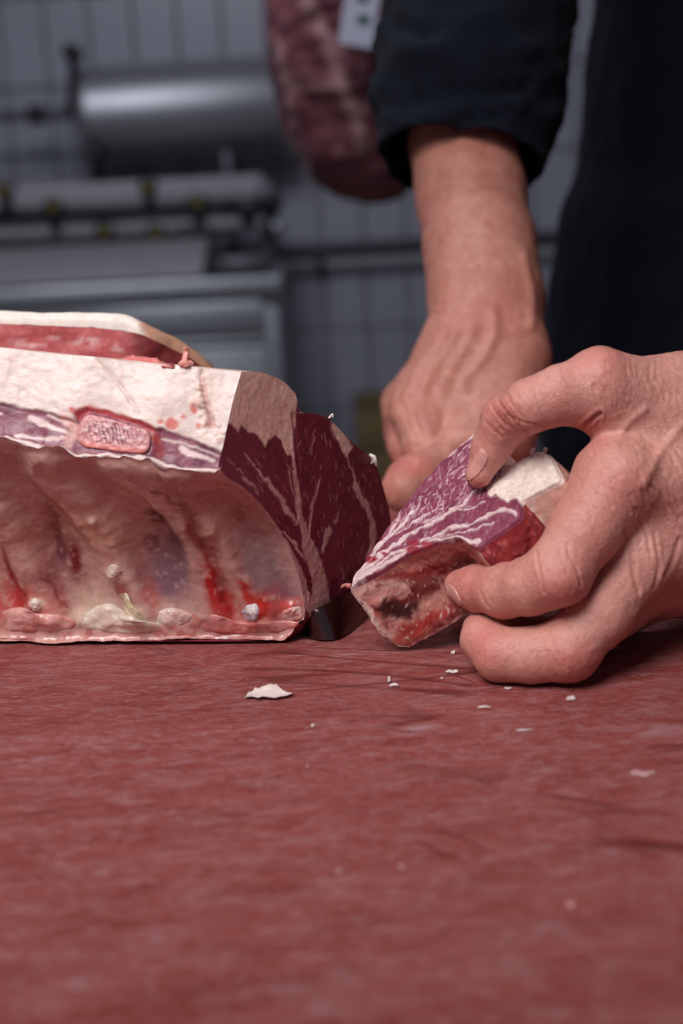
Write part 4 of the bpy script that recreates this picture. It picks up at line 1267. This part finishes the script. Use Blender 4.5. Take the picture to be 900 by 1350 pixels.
# knuckle swellings
for x, y, r, a in ((792, 480, 22, .0012), (740, 770, 24, .0008), (756, 868, 24, .0007), (655, 536, 16, .0008), (826, 614, 30, .0008)):
    dL += a * np.exp(-((UL[:, 0] - x) ** 2 + (UL[:, 1] - y) ** 2) / r ** 2)
VL = VL + gl * dL[:, None]
cL = skin_paint(VL, UL, [(745, 775, 40, 30, 0, 0.5, RED), (760, 872, 40, 26, 0, 0.55, RED), (640, 850, 26, 34, 0, 0.55, RED), (612, 775, 24, 26, 0, 0.45, RED), (625, 640, 18, 18, 0, 0.4, RED),
                         (700, 575, 26, 16, -20, 0.6, RED), (785, 480, 36, 20, 0, 0.35, RED), (820, 640, 44, 30, 0, 0.3, RED), (775, 560, 14, 20, 0, 0.55, RED), (660, 545, 20, 24, 0, 0.35, RED), (800, 690, 26, 60, 30, 0.25, RED),
                         (870, 600, 40, 40, 0, 0.35, PAL), (700, 800, 60, 16, -5, 0.3, PAL)], srgb(208, 146, 134))
gr = grad(sdf_right, VR, 0.0008)
UR = proj(VR)
lr = [([(563, 412), (580, 414), (600, 410)], 2.5, .0006), ([(566, 404), (590, 402)], 2.0, .0003), ([(566, 420), (578, 424)], 2, .0003),
      ([(648, 410), (652, 435), (638, 470), (610, 505)], 7, -.0015), ([(600, 440), (580, 470), (556, 515)], 8, -.0014), ([(575, 450), (556, 482), (535, 525)], 7, -.0014), ([(690, 340), (700, 390), (700, 430)], 6, -.0014), ([(625, 430), (605, 470), (580, 520)], 8, -.0009), ([(520, 530), (518, 548)], 8, -.0014), ([(543, 552), (545, 566)], 9, -.0016),
      ([(534, 540), (540, 560), (548, 576)], 4, .0006), ([(548, 545), (556, 562), (560, 578)], 4, .0004), ([(576, 590), (590, 596), (604, 590)], 3, .0005), ([(545, 585), (556, 590), (570, 588)], 2.5, .0003)]
dR = crease(VR, UR, gr, lr) + 0.0003 * fbm(VR, 110, 3, 86)
VR = VR + gr * dR[:, None]
spr = [(540, 612, 30, 16, 0, 0.7, RED), (515, 640, 20, 26, 0, 0.3, RED), (590, 575, 36, 22, -20, 0.4, PAL), (545, 565, 20, 20, 0, 0.3, PAL), (560, 520, 26, 26, 0, 0.3, RED), (640, 420, 60, 50, 0, 0.3, RED),
       (617, 517, 6, 4, 0, 0.7, srgb(160, 74, 64))]
rs = np.random.default_rng(12)
for _ in range(45):
    spr.append((rs.uniform(550, 705), rs.uniform(180, 520), rs.uniform(1.5, 3.5), rs.uniform(1.5, 3), 0, rs.uniform(0.2, 0.5), srgb(150, 84, 66)))
cR = skin_paint(VR, UR, spr, srgb(196, 134, 117))
cR = over(cR, 0.45 * sst(fbm(VR, 170, 3, 88), 0.0, 0.7), srgb(176, 102, 88))
cR = over(cR, 0.35 * sst(fbm(VR, 320, 2, 89), 0.25, 0.8), srgb(216, 158, 140))
cC = np.tile(srgb(208, 144, 126), (len(VC) + len(VL2), 1))
VB = np.vstack([VL, VR, VC, VL2])
o1, o2, o3 = len(VL), len(VL) + len(VR), len(VL) + len(VR) + len(VC)
QB = np.vstack([QL, QR + o1, QC + o2, QL2 + o3])
person = mk('person', VB, QB, M['skin'], None, np.vstack([cL, cR, cC]), origin=(PX, PY, 0.0))
tag(person, 'person in navy jacket with rolled sleeves holding a knife and a chop', 'person')

def trace(px, sdf, t0=0.3, t1=0.9):
    D = np.array([ray(x, y) for x, y in px])
    D /= np.linalg.norm(D, axis=1)[:, None]
    t = np.full(len(px), t0)
    for _ in range(60):
        t = t + np.clip(sdf(CAM + D * t[:, None]), -0.01, 0.05) * 0.8
    return CAM + D * t[:, None]
def fingernail(outline, sdf, lift=0.00025):
    pts = resample(np.vstack([outline, outline[:1]]), 41)[:-1]
    ctr_ = pts.mean(0)
    fr = [1.0, 0.96, 0.86, 0.7, 0.5, 0.3, 0.12]
    allp = np.vstack([ctr_ + (pts - ctr_) * f for f in fr] + [ctr_[None]])
    Vn = trace(allp, sdf)
    gn = grad(sdf, Vn, 0.0006)
    lf = np.concatenate([np.full(40, -0.0004 if f == 1.0 else lift * (0.8 if f == 0.96 else 1.0)) for f in fr] + [[lift]])
    Vn = Vn + gn * lf[:, None]
    m = 40
    Fn = grid_faces(len(fr), m, True).tolist() + [[(len(fr) - 1) * m + q, (len(fr) - 1) * m + (q + 1) % m, len(fr) * m] for q in range(m)]
    return mk('fingernail', Vn, Fn, M['nail'], person)
fingernail(np.array([(634, 591), (641, 596), (643, 605), (637, 617), (627, 629), (615, 635), (617, 622), (623, 607)], float), sdf_left)
fingernail(np.array([(587, 773), (590, 787), (598, 796), (608, 799), (605, 787), (599, 776), (592, 770)], float), sdf_left)

# clothes
cl = []
ringsz = [(0.84, .192, .128), (0.88, .201, .132), (0.95, .193, .130), (1.02, .182, .128), (1.04, .170, .126), (1.075, .166, .126), (1.15, .156, .124), (1.25, .176, .124), (1.34, .190, .118), (1.40, .185, .105), (1.435, .15, .09), (1.46, .075, .07), (1.475, .066, .066)]
zz = np.array([r[0] for r in ringsz]); ww = np.array([r[1] for r in ringsz]); dd = np.array([r[2] for r in ringsz])
nz_, na_ = 200, 240
Zs = np.linspace(zz[0], zz[-1], nz_)
W_, D_ = np.interp(Zs, zz, ww), np.interp(Zs, zz, dd)
ker = np.ones(7) / 7
W_ = np.convolve(np.pad(W_, 3, mode='edge'), ker, 'valid'); D_ = np.convolve(np.pad(D_, 3, mode='edge'), ker, 'valid')
an = np.linspace(0, 2 * math.pi, na_, endpoint=False)
ex = lambda v: np.sign(v) * np.abs(v) ** 0.85
G = np.stack([PX + W_[:, None] * ex(np.cos(an))[None], PY + D_[:, None] * ex(np.sin(an))[None], Zs[:, None].repeat(na_, 1)], -1)
Vj = G.reshape(-1, 3)
fold = 0.007 * fbm(Vj * (1, 1, 0.45), 9, 3, 91) + 0.0016 * fbm(Vj * (1, 1, 0.6), 40, 3, 92)
nj = np.stack([np.cos(an), np.sin(an), 0 * an], 1)
Vj = Vj + np.tile(nj, (nz_, 1)) * fold[:, None]
jacket = mk('jacket', Vj, grid_faces(nz_, na_, True), M['cloth'], person)
# placket down the front with stitched edges
def front_pt(x, z):
    k = np.clip((z - Zs[0]) / (Zs[-1] - Zs[0]) * (nz_ - 1), 0, nz_ - 1)
    k = int(k)
    row = Vj.reshape(nz_, na_, 3)[k]
    fr = row[row[:, 1] < PY]
    o_ = np.argsort(fr[:, 0])
    return np.array([x, np.interp(x, fr[o_, 0], fr[o_, 1]), z])
x0p, x1p = 0.212, 0.262
pl = []
zsn = np.linspace(0.845, 1.40, 120)
for z in zsn:
    w = 0.0012 * math.sin(z * 60) + 0.0008 * math.sin(z * 143)
    row = []
    for f, l in ((0, 0.0), (0.0, 0.0035), (0.08, 0.005), (0.12, 0.0035), (0.5, 0.0046), (0.88, 0.0035), (0.92, 0.005), (1, 0.0035), (1, 0)):
        q = front_pt(x0p + (x1p - x0p) * f + w - 0.02 * (z - 1.1), z)
        q[1] -= l + (0.0012 * math.sin(z * 210 + f * 9) if l > 0 else -0.002)
        row.append(q)
    pl.append(row)
mk('placket', np.array(pl).reshape(-1, 3), grid_faces(120, 9), M['cloth'], jacket)
for f in (0.12, 0.88):
    sb = MB()
    for z in np.arange(0.85, 1.395, 0.006):
        w = 0.0012 * math.sin(z * 60) + 0.0008 * math.sin(z * 143)
        a = front_pt(x0p + (x1p - x0p) * f + w - 0.02 * (z - 1.1), z)
        a[1] -= 0.0042 + 0.0012 * math.sin(z * 210 + f * 9)
        sb.tube(a, a + (0, 0, 0.0042), 0.0006, seg=5)
    sb.build('seam_stitches', M['stitch'], jacket)

def sleeve(name, path, radii, seed, foldlist):
    C_ = resample(np.array(path), 130)
    r_ = np.interp(np.linspace(0, 1, 130), np.linspace(0, 1, len(radii)), radii)
    m = 120
    aa = np.linspace(0, 2 * math.pi, m, endpoint=False)
    Vs = []
    for k in range(130):
        t = unit(C_[min(k + 2, 129)] - C_[max(k - 2, 0)])
        e1 = unit(np.array([1.0, 0, 0]) - t * t[0])
        e2 = np.cross(t, e1)
        Vs.append(C_[k] + r_[k] * (np.cos(aa)[:, None] * e1 + np.sin(aa)[:, None] * e2))
    Vs = np.array(Vs)
    # turned-in rim
    t = unit(C_[-1] - C_[-4])
    e1 = unit(np.array([1.0, 0, 0]) - t * t[0])
    e2 = np.cross(t, e1)
    extra = []
    for dt, fr in ((0.0015, 0.985), (0.0022, 0.955), (0.0012, 0.92), (-0.004, 0.90), (-0.012, 0.885), (-0.025, 0.875), (-0.045, 0.86)):
        extra.append(C_[-1] + t * dt + r_[-1] * fr * (np.cos(aa)[:, None] * e1 + np.sin(aa)[:, None] * e2))
    Vs = np.concatenate([Vs, np.array(extra)])
    K = len(Vs)
    nr = grid_normals(Vs)
    cen = np.concatenate([C_, np.repeat(C_[-1:], 7, 0)])
    rad = Vs - cen[:, None]
    rad /= np.linalg.norm(rad, axis=2, keepdims=True)
    W = Vs.reshape(-1, 3)
    d = 0.0042 * fbm(W * (0.8, 1, 1.6), 20, 3, seed) + 0.0020 * fbm(W * (0.6, 1, 1.6), 60, 3, seed + 1)
    U = proj(W)
    for pts, w, a in foldlist:
        d += a * np.exp(-(stroke(U, resample(np.array(pts, float), 14), 0) / w) ** 2) * (rad.reshape(-1, 3)[:, 1] < 0.2)
    W = W + rad.reshape(-1, 3) * d[:, None]
    return mk(name, W, grid_faces(K, m, True, True), M['cloth'], jacket)
ps = [SH_R + (0.02, 0.0, 0.02), (SH_R + ELB_R) / 2 + (-0.005, 0.012, 0.0), ELB_R + (0.002, 0.006, 0.012), P(636, -40, 0.780), P(628, 40, 0.768), P(617, 110, 0.753), P(611, 160, 0.744), P(606, 208, 0.736)]
rr_ = [0.074, 0.070, 0.064, 0.058, 0.054, 0.0515, 0.0455, 0.0445, 0.0505, 0.049, 0.0425]
sleeve('sleeve', ps, [0.076, 0.074, 0.071, 0.068, 0.066, 0.064, 0.061, 0.0575, 0.0535, 0.0505, 0.0485, 0.047, 0.0455, 0.0445, 0.0505, 0.0510, 0.0500, 0.0475, 0.044], 101,
       [([(545, 128), (590, 116), (650, 118), (700, 112)], 6, -.007), ([(600, 162), (630, 152), (668, 148)], 7, -.006), ([(560, 150), (620, 140), (690, 135)], 8, .003), ([(505, 150), (560, 170), (640, 168), (700, 190)], 7, .002),
        ([(520, 60), (600, 75), (700, 60)], 12, .003), ([(500, 20), (560, 50)], 10, -.003)])
ws = WR2 + (0.09, 0.055, 0.035)
sleeve('sleeve', [SH_L + (-0.02, 0, 0.02), (SH_L + ELB_L) / 2 + (0, 0.012, 0), ELB_L + (0, 0.012, 0.005), (ELB_L * 0.6 + ws * 0.4) + (0.0, 0.004, 0.0)], [0.076, 0.070, 0.062, 0.058, 0.054, 0.052, 0.05], 121, [])
Vt, Qt = nets(lambda p: np.maximum(smin(sdf_legs(p), ellip(p, BP(0, 0.0, 0.88), np.array([0.165, 0.11, 0.14])), 0.04) - 0.014, np.maximum(p[:, 2] - 0.95, 0.09 - p[:, 2])), (0.08, 0.72, 0.05), (0.60, 1.15, 1.0), 0.007)
mk('trousers', Vt, Qt, M['trousers'], person, smooth=True)
for s in (-1, 1):
    a, b = BP(s * 0.11, 0.02, 0.05), BP(s * 0.12, -0.14, 0.035)
    Vt, Qt = nets(lambda p: np.maximum(smin(rc(p, a, b, 0.052, 0.045), rc(p, a, a + (0, 0.0, 0.06), 0.05, 0.047), 0.02), -p[:, 2]), a + (-0.09, -0.27, -0.06), a + (0.09, 0.1, 0.12), 0.005)
    mk('shoe', Vt, Qt, M['shoe'], person)
Vh, Qh = nets(lambda p: np.maximum(ellip(p, HC + (0, 0.016, 0.036), np.array([0.082, 0.098, 0.110])), np.minimum(-(p[:, 2] - HC[2] - 0.06) , 0) * 0 + np.maximum(-(p[:, 1] - HC[1] + 0.05) - 1.2 * (p[:, 2] - HC[2] - 0.075), HC[2] - 0.045 - p[:, 2])),
              HC - (0.12, 0.14, 0.14), HC + (0.12, 0.15, 0.18), 0.006)
mk('hair', Vh, Qh, M['hair'], person)

# ================================================================== scraps of fat on the board
def scrap(px, py, w, h, thick, label, seed, group=None, name='fat_scrap', colr=None):
    c0 = PZ(px, py, 0.0)
    s = RM(c0, 1.0)
    r = np.random.default_rng(seed)
    m = 28
    a = np.linspace(0, 2 * math.pi, m, endpoint=False)
    rad = 1 + 0.28 * np.sin(3 * a + r.uniform(0, 6)) * r.uniform(0.4, 1) + 0.2 * np.sin(5 * a + r.uniform(0, 6)) + 0.14 * r.uniform(-1, 1, m)
    Vs = []
    fr = [(1.0, 0.0), (1.02, 0.35), (0.98, 0.75), (0.85, 1.0), (0.6, 1.05), (0.3, 1.0)]
    for f, z in fr:
        for k in range(m):
            x = c0[0] + math.cos(a[k]) * rad[k] * f * w * s * 0.5
            y = c0[1] + math.sin(a[k]) * rad[k] * f * h * s * 0.5 * 3.0
            lift = thick * z * (0.55 + 0.45 * math.sin(a[k] * 2 + seed) + 0.5 * r.uniform(0, 1) * (f < 1))
            Vs.append((x, y, BZ + 0.0001 + max(lift, 0.0)))
    Vs.append((c0[0], c0[1], BZ + thick))
    Fs = grid_faces(len(fr), m, True).tolist() + [[(len(fr) - 1) * m + k, (len(fr) - 1) * m + (k + 1) % m, len(fr) * m] for k in range(m)] + [list(range(m))[::-1]]
    col = np.tile(FATC if colr is None else colr, (len(Vs), 1))
    return tag(mk(name, Vs, Fs, M['fat'], None, col, origin=(c0[0], c0[1], BZ)), label, 'scrap', group)
# the big flake: a thin torn sheet, curled up on one side
fo = np.array([(323, 919), (327, 913), (333, 911), (336, 906), (340, 908), (345, 905), (352, 903), (356, 901), (361, 903), (364, 901), (368, 906), (373, 910), (380, 913), (386, 913), (378, 917), (370, 918), (362, 920), (354, 919), (346, 918), (340, 920), (332, 918)], float)
fd_ = resample(np.vstack([fo, fo[:1]]), 81, False)[:-1]
fcn = fo.mean(0)
Vs = []
for lvl in (0, 1):
    for f in (1.0, 0.8, 0.6, 0.4, 0.2):
        for q in fd_:
            u = fcn + (q - fcn) * f
            lift = 0.0022 * sst(np.array([920 - u[1]]), 2, 22)[0] + 0.0002 * math.sin(u[0] * 0.13)
            p_ = PZ(u[0], u[1], max(lift, 0) + 0.0002 + 0.0007 * lvl)
            Vs.append(p_)
    Vs.append(PZ(fcn[0], fcn[1], 0.0009 + 0.0002 + 0.0007 * lvl))
Vs = np.array(Vs)
nb = 80 * 5 + 1
Fs = []
for lvl in (0, 1):
    g_ = (grid_faces(5, 80, True, flip=(lvl == 0)) + lvl * nb).tolist()
    g_ += [[lvl * nb + 320 + q, lvl * nb + 320 + (q + 1) % 80, lvl * nb + 400][::(1 if lvl else -1)] for q in range(80)]
    Fs += g_
Fs += [[q, (q + 1) % 80, nb + (q + 1) % 80, nb + q] for q in range(80)]
tag(mk('fat_scrap', Vs, Fs, M['fat'], None, np.tile(FATC, (len(Vs), 1)), origin=(Vs[:, 0].mean(), Vs[:, 1].mean(), BZ), sharp=60), 'largest white flake of fat lying alone on the board before the rack', 'scrap')
gp = 'fat crumbs on the board'
for k, (x, y, w, h, t, lab) in enumerate(((597, 862, 5, 1.6, 0.0008, 'round fat crumb between the chop and the curled middle finger'), (597, 886, 14, 3, 0.0005, 'flat glassy fat crumb on the board beside the curled middle finger'),
                                     (513, 899, 4, 1.2, 0.0013, 'upright sliver of fat on the board just before the chop'), (520, 904, 12, 1.6, 0.0005, None), (637, 933, 16, 1.2, 0.0004, None),
                                     (752, 923, 11, 1.6, 0.0009, 'small white fat crumb before the middle finger knuckle'),
                                     (412, 958, 4, 1.2, 0.0006, None), (752, 1196, 9, 3, 0.0008, None), (530, 1145, 7, 2, 0.0006, None), (848, 1020, 34, 5, 0.0002, 'wide flat smear of pale fat on the board'),
                                     (690, 963, 20, 1.2, 0.0002, None), (405, 1012, 4, 1.2, 0.0005, None), (446, 1150, 7, 2, 0.0005, None), (582, 895, 3, 1.0, 0.0004, None), (670, 908, 8, 1.2, 0.0003, None))):
    scrap(x, y, w, h, t, lab or 'tiny pale crumb of fat stuck to the red board', 20 + k, None if lab else gp, 'fat_crumb', srgb(206, 150, 148) if y > 1000 else None)

# ================================================================== background
bz = 0.86
bench = empty('steel_bench', (-0.9, 3.05, 0))
bl, br = -1.75, P(370, 362, 2.86)[0]
FY = 2.86
MB().box((bl, FY, bz - 0.04), (br, 3.44, bz), 0.006).build('bench_top', M['steel'], bench)
MB().box((bl + 0.01, FY + 0.03, 0.12), (br - 0.012, 3.42, bz - 0.045), 0.004).build('cabinet', M['steel'], bench)
for k in range(3):
    x0, x1 = bl + 0.02 + k * 0.537, bl + 0.02 + k * 0.537 + 0.52
    d = MB().box((x0, FY + 0.012, bz - 0.115), (x1, FY + 0.030, bz - 0.048), 0.004).build('drawer', M['steel'], bench)
    MB().box((x0, FY + 0.006, bz - 0.135), (x1, FY + 0.016, bz - 0.122), 0.003).build('handle', M['steel'], d)
    d = MB().box((x0, FY + 0.012, 0.14), (x1, FY + 0.030, bz - 0.142), 0.004).build('door', M['steel'], bench)
for x in (bl + 0.05, br - 0.05):
    for y in (2.93, 3.37):
        MB().tube((x, y, 0), (x, y, 0.12), 0.02).build('leg', M['steel_dark'], bench)
tag(bench, 'stainless steel cabinet bench standing against the tiled wall', 'bench')

def zat(px, py, Y): return P(px, py, Y)[2]
cf = empty('clamping_machine', (-0.75, 3.2, bz))
ty0, ty1 = FY + 0.01, 3.07                       # sloping pale tray
zf, zb = max(zat(120, 380, ty0), bz + 0.004), zat(140, 327, ty1)
txr = P(275, 325, ty1)[0]
dm = MB().box((txr + 0.012, FY + 0.02, bz), (br - 0.03, 3.06, bz + 0.012), 0.004).build('black_sheet', M['black'], None, origin=(-0.2, 2.95, bz))  # thin black slab on the bench top, right of the tray
tag(dm, 'thin black sheet on the bench beside the pale tray', 'mat')

tm = MB()
tm.box((-1.35, ty0, 0), (txr, ty1, 0.012), 0.003)
for v in tm.bm.verts:
    v.co.z += zf + (zb - zf) * (v.co.y - ty0) / (ty1 - ty0)
tm.build('tray', M['white_pl'], cf)
for x in (-1.25, -0.42):
    MB().box((x - 0.015, ty1 - 0.03, bz), (x + 0.015, ty1 - 0.005, zb - 0.002)).build('tray_support', M['black'], cf)
def bar(name, Y0, Y1, px, y0, y1, x0, x1, mat, bev=0.004):
    return MB().box((x0, Y0, zat(px, y1, Y0)), (x1, Y1, zat(px, y0, Y0)), bev).build(name, M[mat], cf)
xr = P(372, 268, 3.1)[0]
bar('back_panel', 3.20, 3.25, 180, 238, 276, -1.4, P(345, 240, 3.2)[0], 'white_pl')
bar('front_panel', 3.13, 3.17, 180, 288, 306, -1.4, P(345, 240, 3.13)[0], 'white_pl')
bar('rail', 3.11, 3.19, 185, 266, 286, -1.42, xr, 'black')
bar('rail', 3.10, 3.18, 180, 305, 320, -1.42, P(290, 310, 3.1)[0], 'black')
for x in (-1.38, -0.30):
    MB().box((x - 0.02, 3.12, bz), (x + 0.02, 3.24, zat(180, 300, 3.12)), 0.003).build('foot', M['black'], cf)
MB().box((xr - 0.055, 3.195, bz), (xr - 0.02, 3.225, zat(348, 238, 3.2)), 0.004).build('post', M['steel_dark'], cf)
q = P(365, 299, 3.09)
MB().tube(q + (0, 0.0, 0), q + (0, 0.06, 0.03), 0.007).ball(q, 0.017).build('chrome_knob', M['steel'], cf)
for px, py in ((6, 252), (70, 272), (195, 247), (260, 267), (138, 306), (205, 307), (325, 275), (-60, 262)):
    q = P(px, py, 3.095)
    kb = MB().lathe(q + (0, 0.015, 0), q + (0, -0.04, 0), [(0, 0.018), (0.004, 0.021), (0.018, 0.021), (0.022, 0.014)], 20)
    kb.box((q[0] - 0.012, q[1] - 0.004, q[2] - 0.045), (q[0] + 0.012, q[1] + 0.015, q[2]), 0.002)
    kb = kb.build('clamp_knob', M['black'], cf)
    if px != 325:
        MB().lathe(q + (0, -0.006, 0), q + (0, -0.03, 0), [(0, 0.012), (0.004, 0.011), (0.006, 0.004)], 14).build('knob_cap', M['yellow'], kb)
tag(cf, 'long pale machine with black rails and yellow tipped clamps on the bench', 'machine')

sf = empty('sausage_filler', (-0.4, 3.32, bz))
ax0 = P(108, 150, 3.32)
ax1 = ax0 + (0.5, 0, 0.008)
MB().lathe(ax0, ax1, [(0, 0.03), (0.0, 0.085), (0.012, 0.099), (0.03, 0.102), (0.034, 0.1), (0.45, 0.1), (0.455, 0.104), (0.475, 0.104), (0.48, 0.09), (0.5, 0.03)], 48).build('barrel', M['steel'], sf)
MB().tube(ax0 + (-0.42, 0, 0.005), ax0 + (0.01, 0, 0.0), 0.010).build('piston_rod', M['steel_dark'], sf)
MB().tube(ax0 + (-0.12, 0, 0.003), ax0 + (-0.085, 0, 0.003), 0.022).build('collar', M['black'], sf)
MB().tube(ax0 + (-0.97, 0, 0.0), ax0 + (-0.40, 0, 0.0), 0.013).build('gear_shaft', M['steel_dark'], sf)
ck = MB().path([ax0 + (0.005, -0.06, 0.125), ax0 + (-0.012, -0.06, 0.02), ax0 + (0.035, -0.06, -0.09)], 0.011, 12).tube(ax0 + (-0.012, -0.07, 0.01), ax0 + (-0.012, 0.0, 0.01), 0.016).build('crank', M['black'], sf)
for q in ((0.005, -0.06, 0.125), (0.035, -0.06, -0.095)):
    p_ = ax0 + q
    MB().lathe(p_ + (0, 0.02, 0), p_ + (0, -0.07, 0), [(0, 0.012), (0.01, 0.019), (0.06, 0.021), (0.085, 0.015), (0.09, 0.006)], 16).build('grip', M['black'], ck)
for x in (-0.52, -0.22):
    MB().box((x - 0.010, 3.30, bz), (x + 0.010, 3.36, ax0[2] - 0.085), 0.003).build('stand', M['steel_dark'], sf)
MB().box((-0.62, 3.25, bz), (-0.13, 3.39, bz + 0.02), 0.004).build('base', M['steel'], sf)
tag(sf, 'horizontal steel sausage filler with black crank on the bench', 'machine')

pz = zat(470, 324, 3.452)
pipe = empty('wall_pipe', (0.4, 3.46, pz - 0.03))
MB().tube((-0.117, 3.452, pz), (1.9, 3.452, pz), 0.013).build('dark_pipe', M['steel_dark'], pipe)
MB().tube((-0.117, 3.455, pz - 0.038), (1.9, 3.455, pz - 0.038), 0.009).build('pale_pipe', M['white_pl'], pipe)
for x in (-0.02, 0.6, 1.2, 1.8):
    MB().box((x - 0.012, 3.445, pz - 0.054), (x + 0.012, WY, pz + 0.016), 0.002).build('bracket', M['steel_dark'], pipe)
tag(pipe, 'dark pipe and thin pale pipe running along the tiled wall', 'pipe')

def crate(z0, z1, x0, x1, y0, y1, label):
    e = empty('wooden_crate', ((x0 + x1) / 2, (y0 + y1) / 2, z0))
    n = 3
    hh = (z1 - z0) / n
    for k in range(n):
        a, b = z0 + k * hh + 0.004 * (k > 0), z0 + (k + 1) * hh - 0.004 * (k < n - 1)
        MB().box((x0, y0, a), (x1, y0 + 0.012, b), 0.002).build('slat', M['crate'], e)
        MB().box((x0, y1 - 0.012, a), (x1, y1, b), 0.002).build('slat', M['crate'], e)
        MB().box((x0, y0 + 0.012, a), (x0 + 0.012, y1 - 0.012, b), 0.002).build('slat', M['crate'], e)
        MB().box((x1 - 0.012, y0 + 0.012, a), (x1, y1 - 0.012, b), 0.002).build('slat', M['crate'], e)
    for x in (x0 + 0.012, x1 - 0.037):
        for y in (y0 + 0.012, y1 - 0.037):
            MB().box((x, y, z0 + 0.002), (x + 0.025, y + 0.025, z1 - 0.004)).build('corner_post', M['crate'], e)
    MB().box((x0 + 0.012, y0 + 0.012, z0 + 0.001), (x1 - 0.012, y1 - 0.012, z0 + 0.012)).build('bottom', M['crate'], e)
    return tag(e, label, 'crate')
crate(0.0, 0.265, 0.045, 0.43, 3.10, 3.42, 'lower yellow brown wooden crate standing on the floor by the wall')
crate(0.266, 0.53, 0.045, 0.43, 3.10, 3.42, 'upper yellow brown wooden crate stacked on another by the wall')

# ham hanging from the rail
hk = 1.52
hc = P(452, 50, hk)
def sdf_ham(p):
    a = math.radians(-8)
    R = np.array([[math.cos(a), 0, -math.sin(a)], [0, 1, 0], [math.sin(a), 0, math.cos(a)]])
    d = ellip(p, hc + (0.004, 0, 0.02), np.array([0.083, 0.075, 0.155]), R)
    d = smin(d, ellip(p, hc + (0.03, 0, -0.105), np.array([0.060, 0.055, 0.065])), 0.05)
    d = smin(d, rc(p, hc + (-0.01, 0, 0.12), hc + (-0.02, 0, 0.27), 0.05, 0.022), 0.06)
    return smin(d, np.linalg.norm(p - (hc + (-0.02, 0, 0.29)), axis=1) - 0.03, 0.02)
Vm, Qm = nets(sdf_ham, hc - (0.13, 0.11, 0.22), hc + (0.14, 0.11, 0.36), 0.003)
n1, n2 = fbm(Vm, 22, 4, 131), fbm(Vm, 60, 3, 132)
Um = proj(Vm) + np.stack([n1 * 8, n2 * 5], 1)
cm = np.tile(srgb(140, 84, 90), (len(Vm), 1))
cm = over(cm, 0.6 * sst(n1, -0.1, 0.6), srgb(112, 60, 68))
for pts, w in (([(398, -40), (412, 20), (440, 80), (462, 130), (478, 190)], 16), ([(380, 110), (430, 118), (455, 112)], 8), ([(372, 180), (395, 200), (420, 240)], 8), ([(360, 60), (372, 110), (380, 160)], 10)):
    cm = over(cm, 0.75 * inside(stroke(Um, pts, w, w * 1.4), 7), srgb(206, 160, 156))
cm = over(cm, 0.6 * inside(stroke(Um, [(420, 250), (470, 262), (520, 262)], 30), 14), srgb(160, 52, 48))
ham = mk('hanging_ham', Vm + grad(sdf_ham, Vm, 0.002) * (0.004 * n1 + 0.0015 * n2)[:, None], Qm, M['membrane'], None, cm, origin=hc - (0, 0, 0.17))
tag(ham, 'large dark red ham with pale fat seams hanging beside the sleeve', 'meat')
tgc = P(476, 8, hk - 0.092)
tg = empty('paper_tag', tgc)
rot = Matrix.Rotation(math.radians(-17), 3, 'Y').transposed()
def tagbox(x0, z0, x1, z1, y0, y1):
    m = MB().box((x0, y0, z0), (x1, y1, z1))
    bmesh.ops.rotate(m.bm, verts=m.bm.verts, cent=(0, 0, 0), matrix=Matrix.Rotation(math.radians(12), 3, 'Y'))
    bmesh.ops.translate(m.bm, verts=m.bm.verts, vec=Vector(tgc))
    return m
tagbox(-0.0165, -0.037, 0.0165, 0.062, -0.0006, 0.0006).build('card', M['tag_paper'], tg, smooth=0)
tagbox(-0.002, -0.016, 0.010, -0.008, -0.001, -0.0006).build('green_mark', M['tag_green'], tg, smooth=0)
tagbox(-0.006, 0.004, 0.006, 0.014, -0.001, -0.0006).build('grey_print', M['tag_ink'], tg, smooth=0)
tagbox(-0.006, 0.020, 0.008, 0.024, -0.001, -0.0006).build('grey_print', M['tag_ink'], tg, smooth=0)
MB().path([tgc + (0.012, 0, 0.06), tgc + (0.0, 0.04, 0.19), hc + (-0.02, -0.022, 0.262)], 0.001, 6).build('string', M['tag_paper'], tg)
tag(tg, 'white paper tag with green mark hanging on the ham', 'tag')
rail = empty('hanging_rail', (0, hk, 2.35))
MB().tube((-1.6, hk, 2.36), (1.6, hk, 2.36), 0.015).build('bar', M['steel'], rail)
for x in (-1.5, 0, 1.5):
    MB().tube((x, hk, 2.36), (x, hk, 2.7), 0.01).build('hanger', M['steel'], rail)
tag(rail, 'steel rail under the ceiling that carries the ham hook', 'rail')
hx = hc[0] - 0.02
pts = [(hx, hk - 0.02, 2.345)] + [(hx, hk + 0.024 * math.cos(a), 2.36 + 0.024 * math.sin(a)) for a in np.linspace(2.6, 0, 8)] + [(hx, hk + 0.024, hc[2] + 0.30)] + \
      [(hx, hk + 0.024 * math.cos(a), hc[2] + 0.29 + 0.03 * math.sin(a)) for a in np.linspace(0, -2.6, 8)]
tag(MB().path(pts, 0.004, 8).build('meat_hook', M['steel'], None, origin=(hx, hk, hc[2] + 0.29)), 'long steel hook that holds the hanging ham', 'hook')
lamp = empty('added_lamp', (-0.30, 1.07, 2.33))  # out-of-view housing added for the light that brightens the background
mh = MB().box((-0.50, -0.30, 0.012), (0.50, 0.30, 0.05), 0.005)
bmesh.ops.transform(mh.bm, verts=mh.bm.verts, matrix=bpy.data.objects['background_fill'].rotation_euler.to_matrix().to_4x4())
bmesh.ops.translate(mh.bm, verts=mh.bm.verts, vec=Vector((-0.30, 1.10, 2.28)))
mh.build('housing', M['white_pl'], lamp)
for x in (-0.65, 0.05):
    MB().tube((x, 1.07, 2.30), (x, 1.07, 2.7), 0.008).build('rod', M['steel'], lamp)
tag(lamp, 'added unseen flat lamp hung tilted under the ceiling', 'lamp')
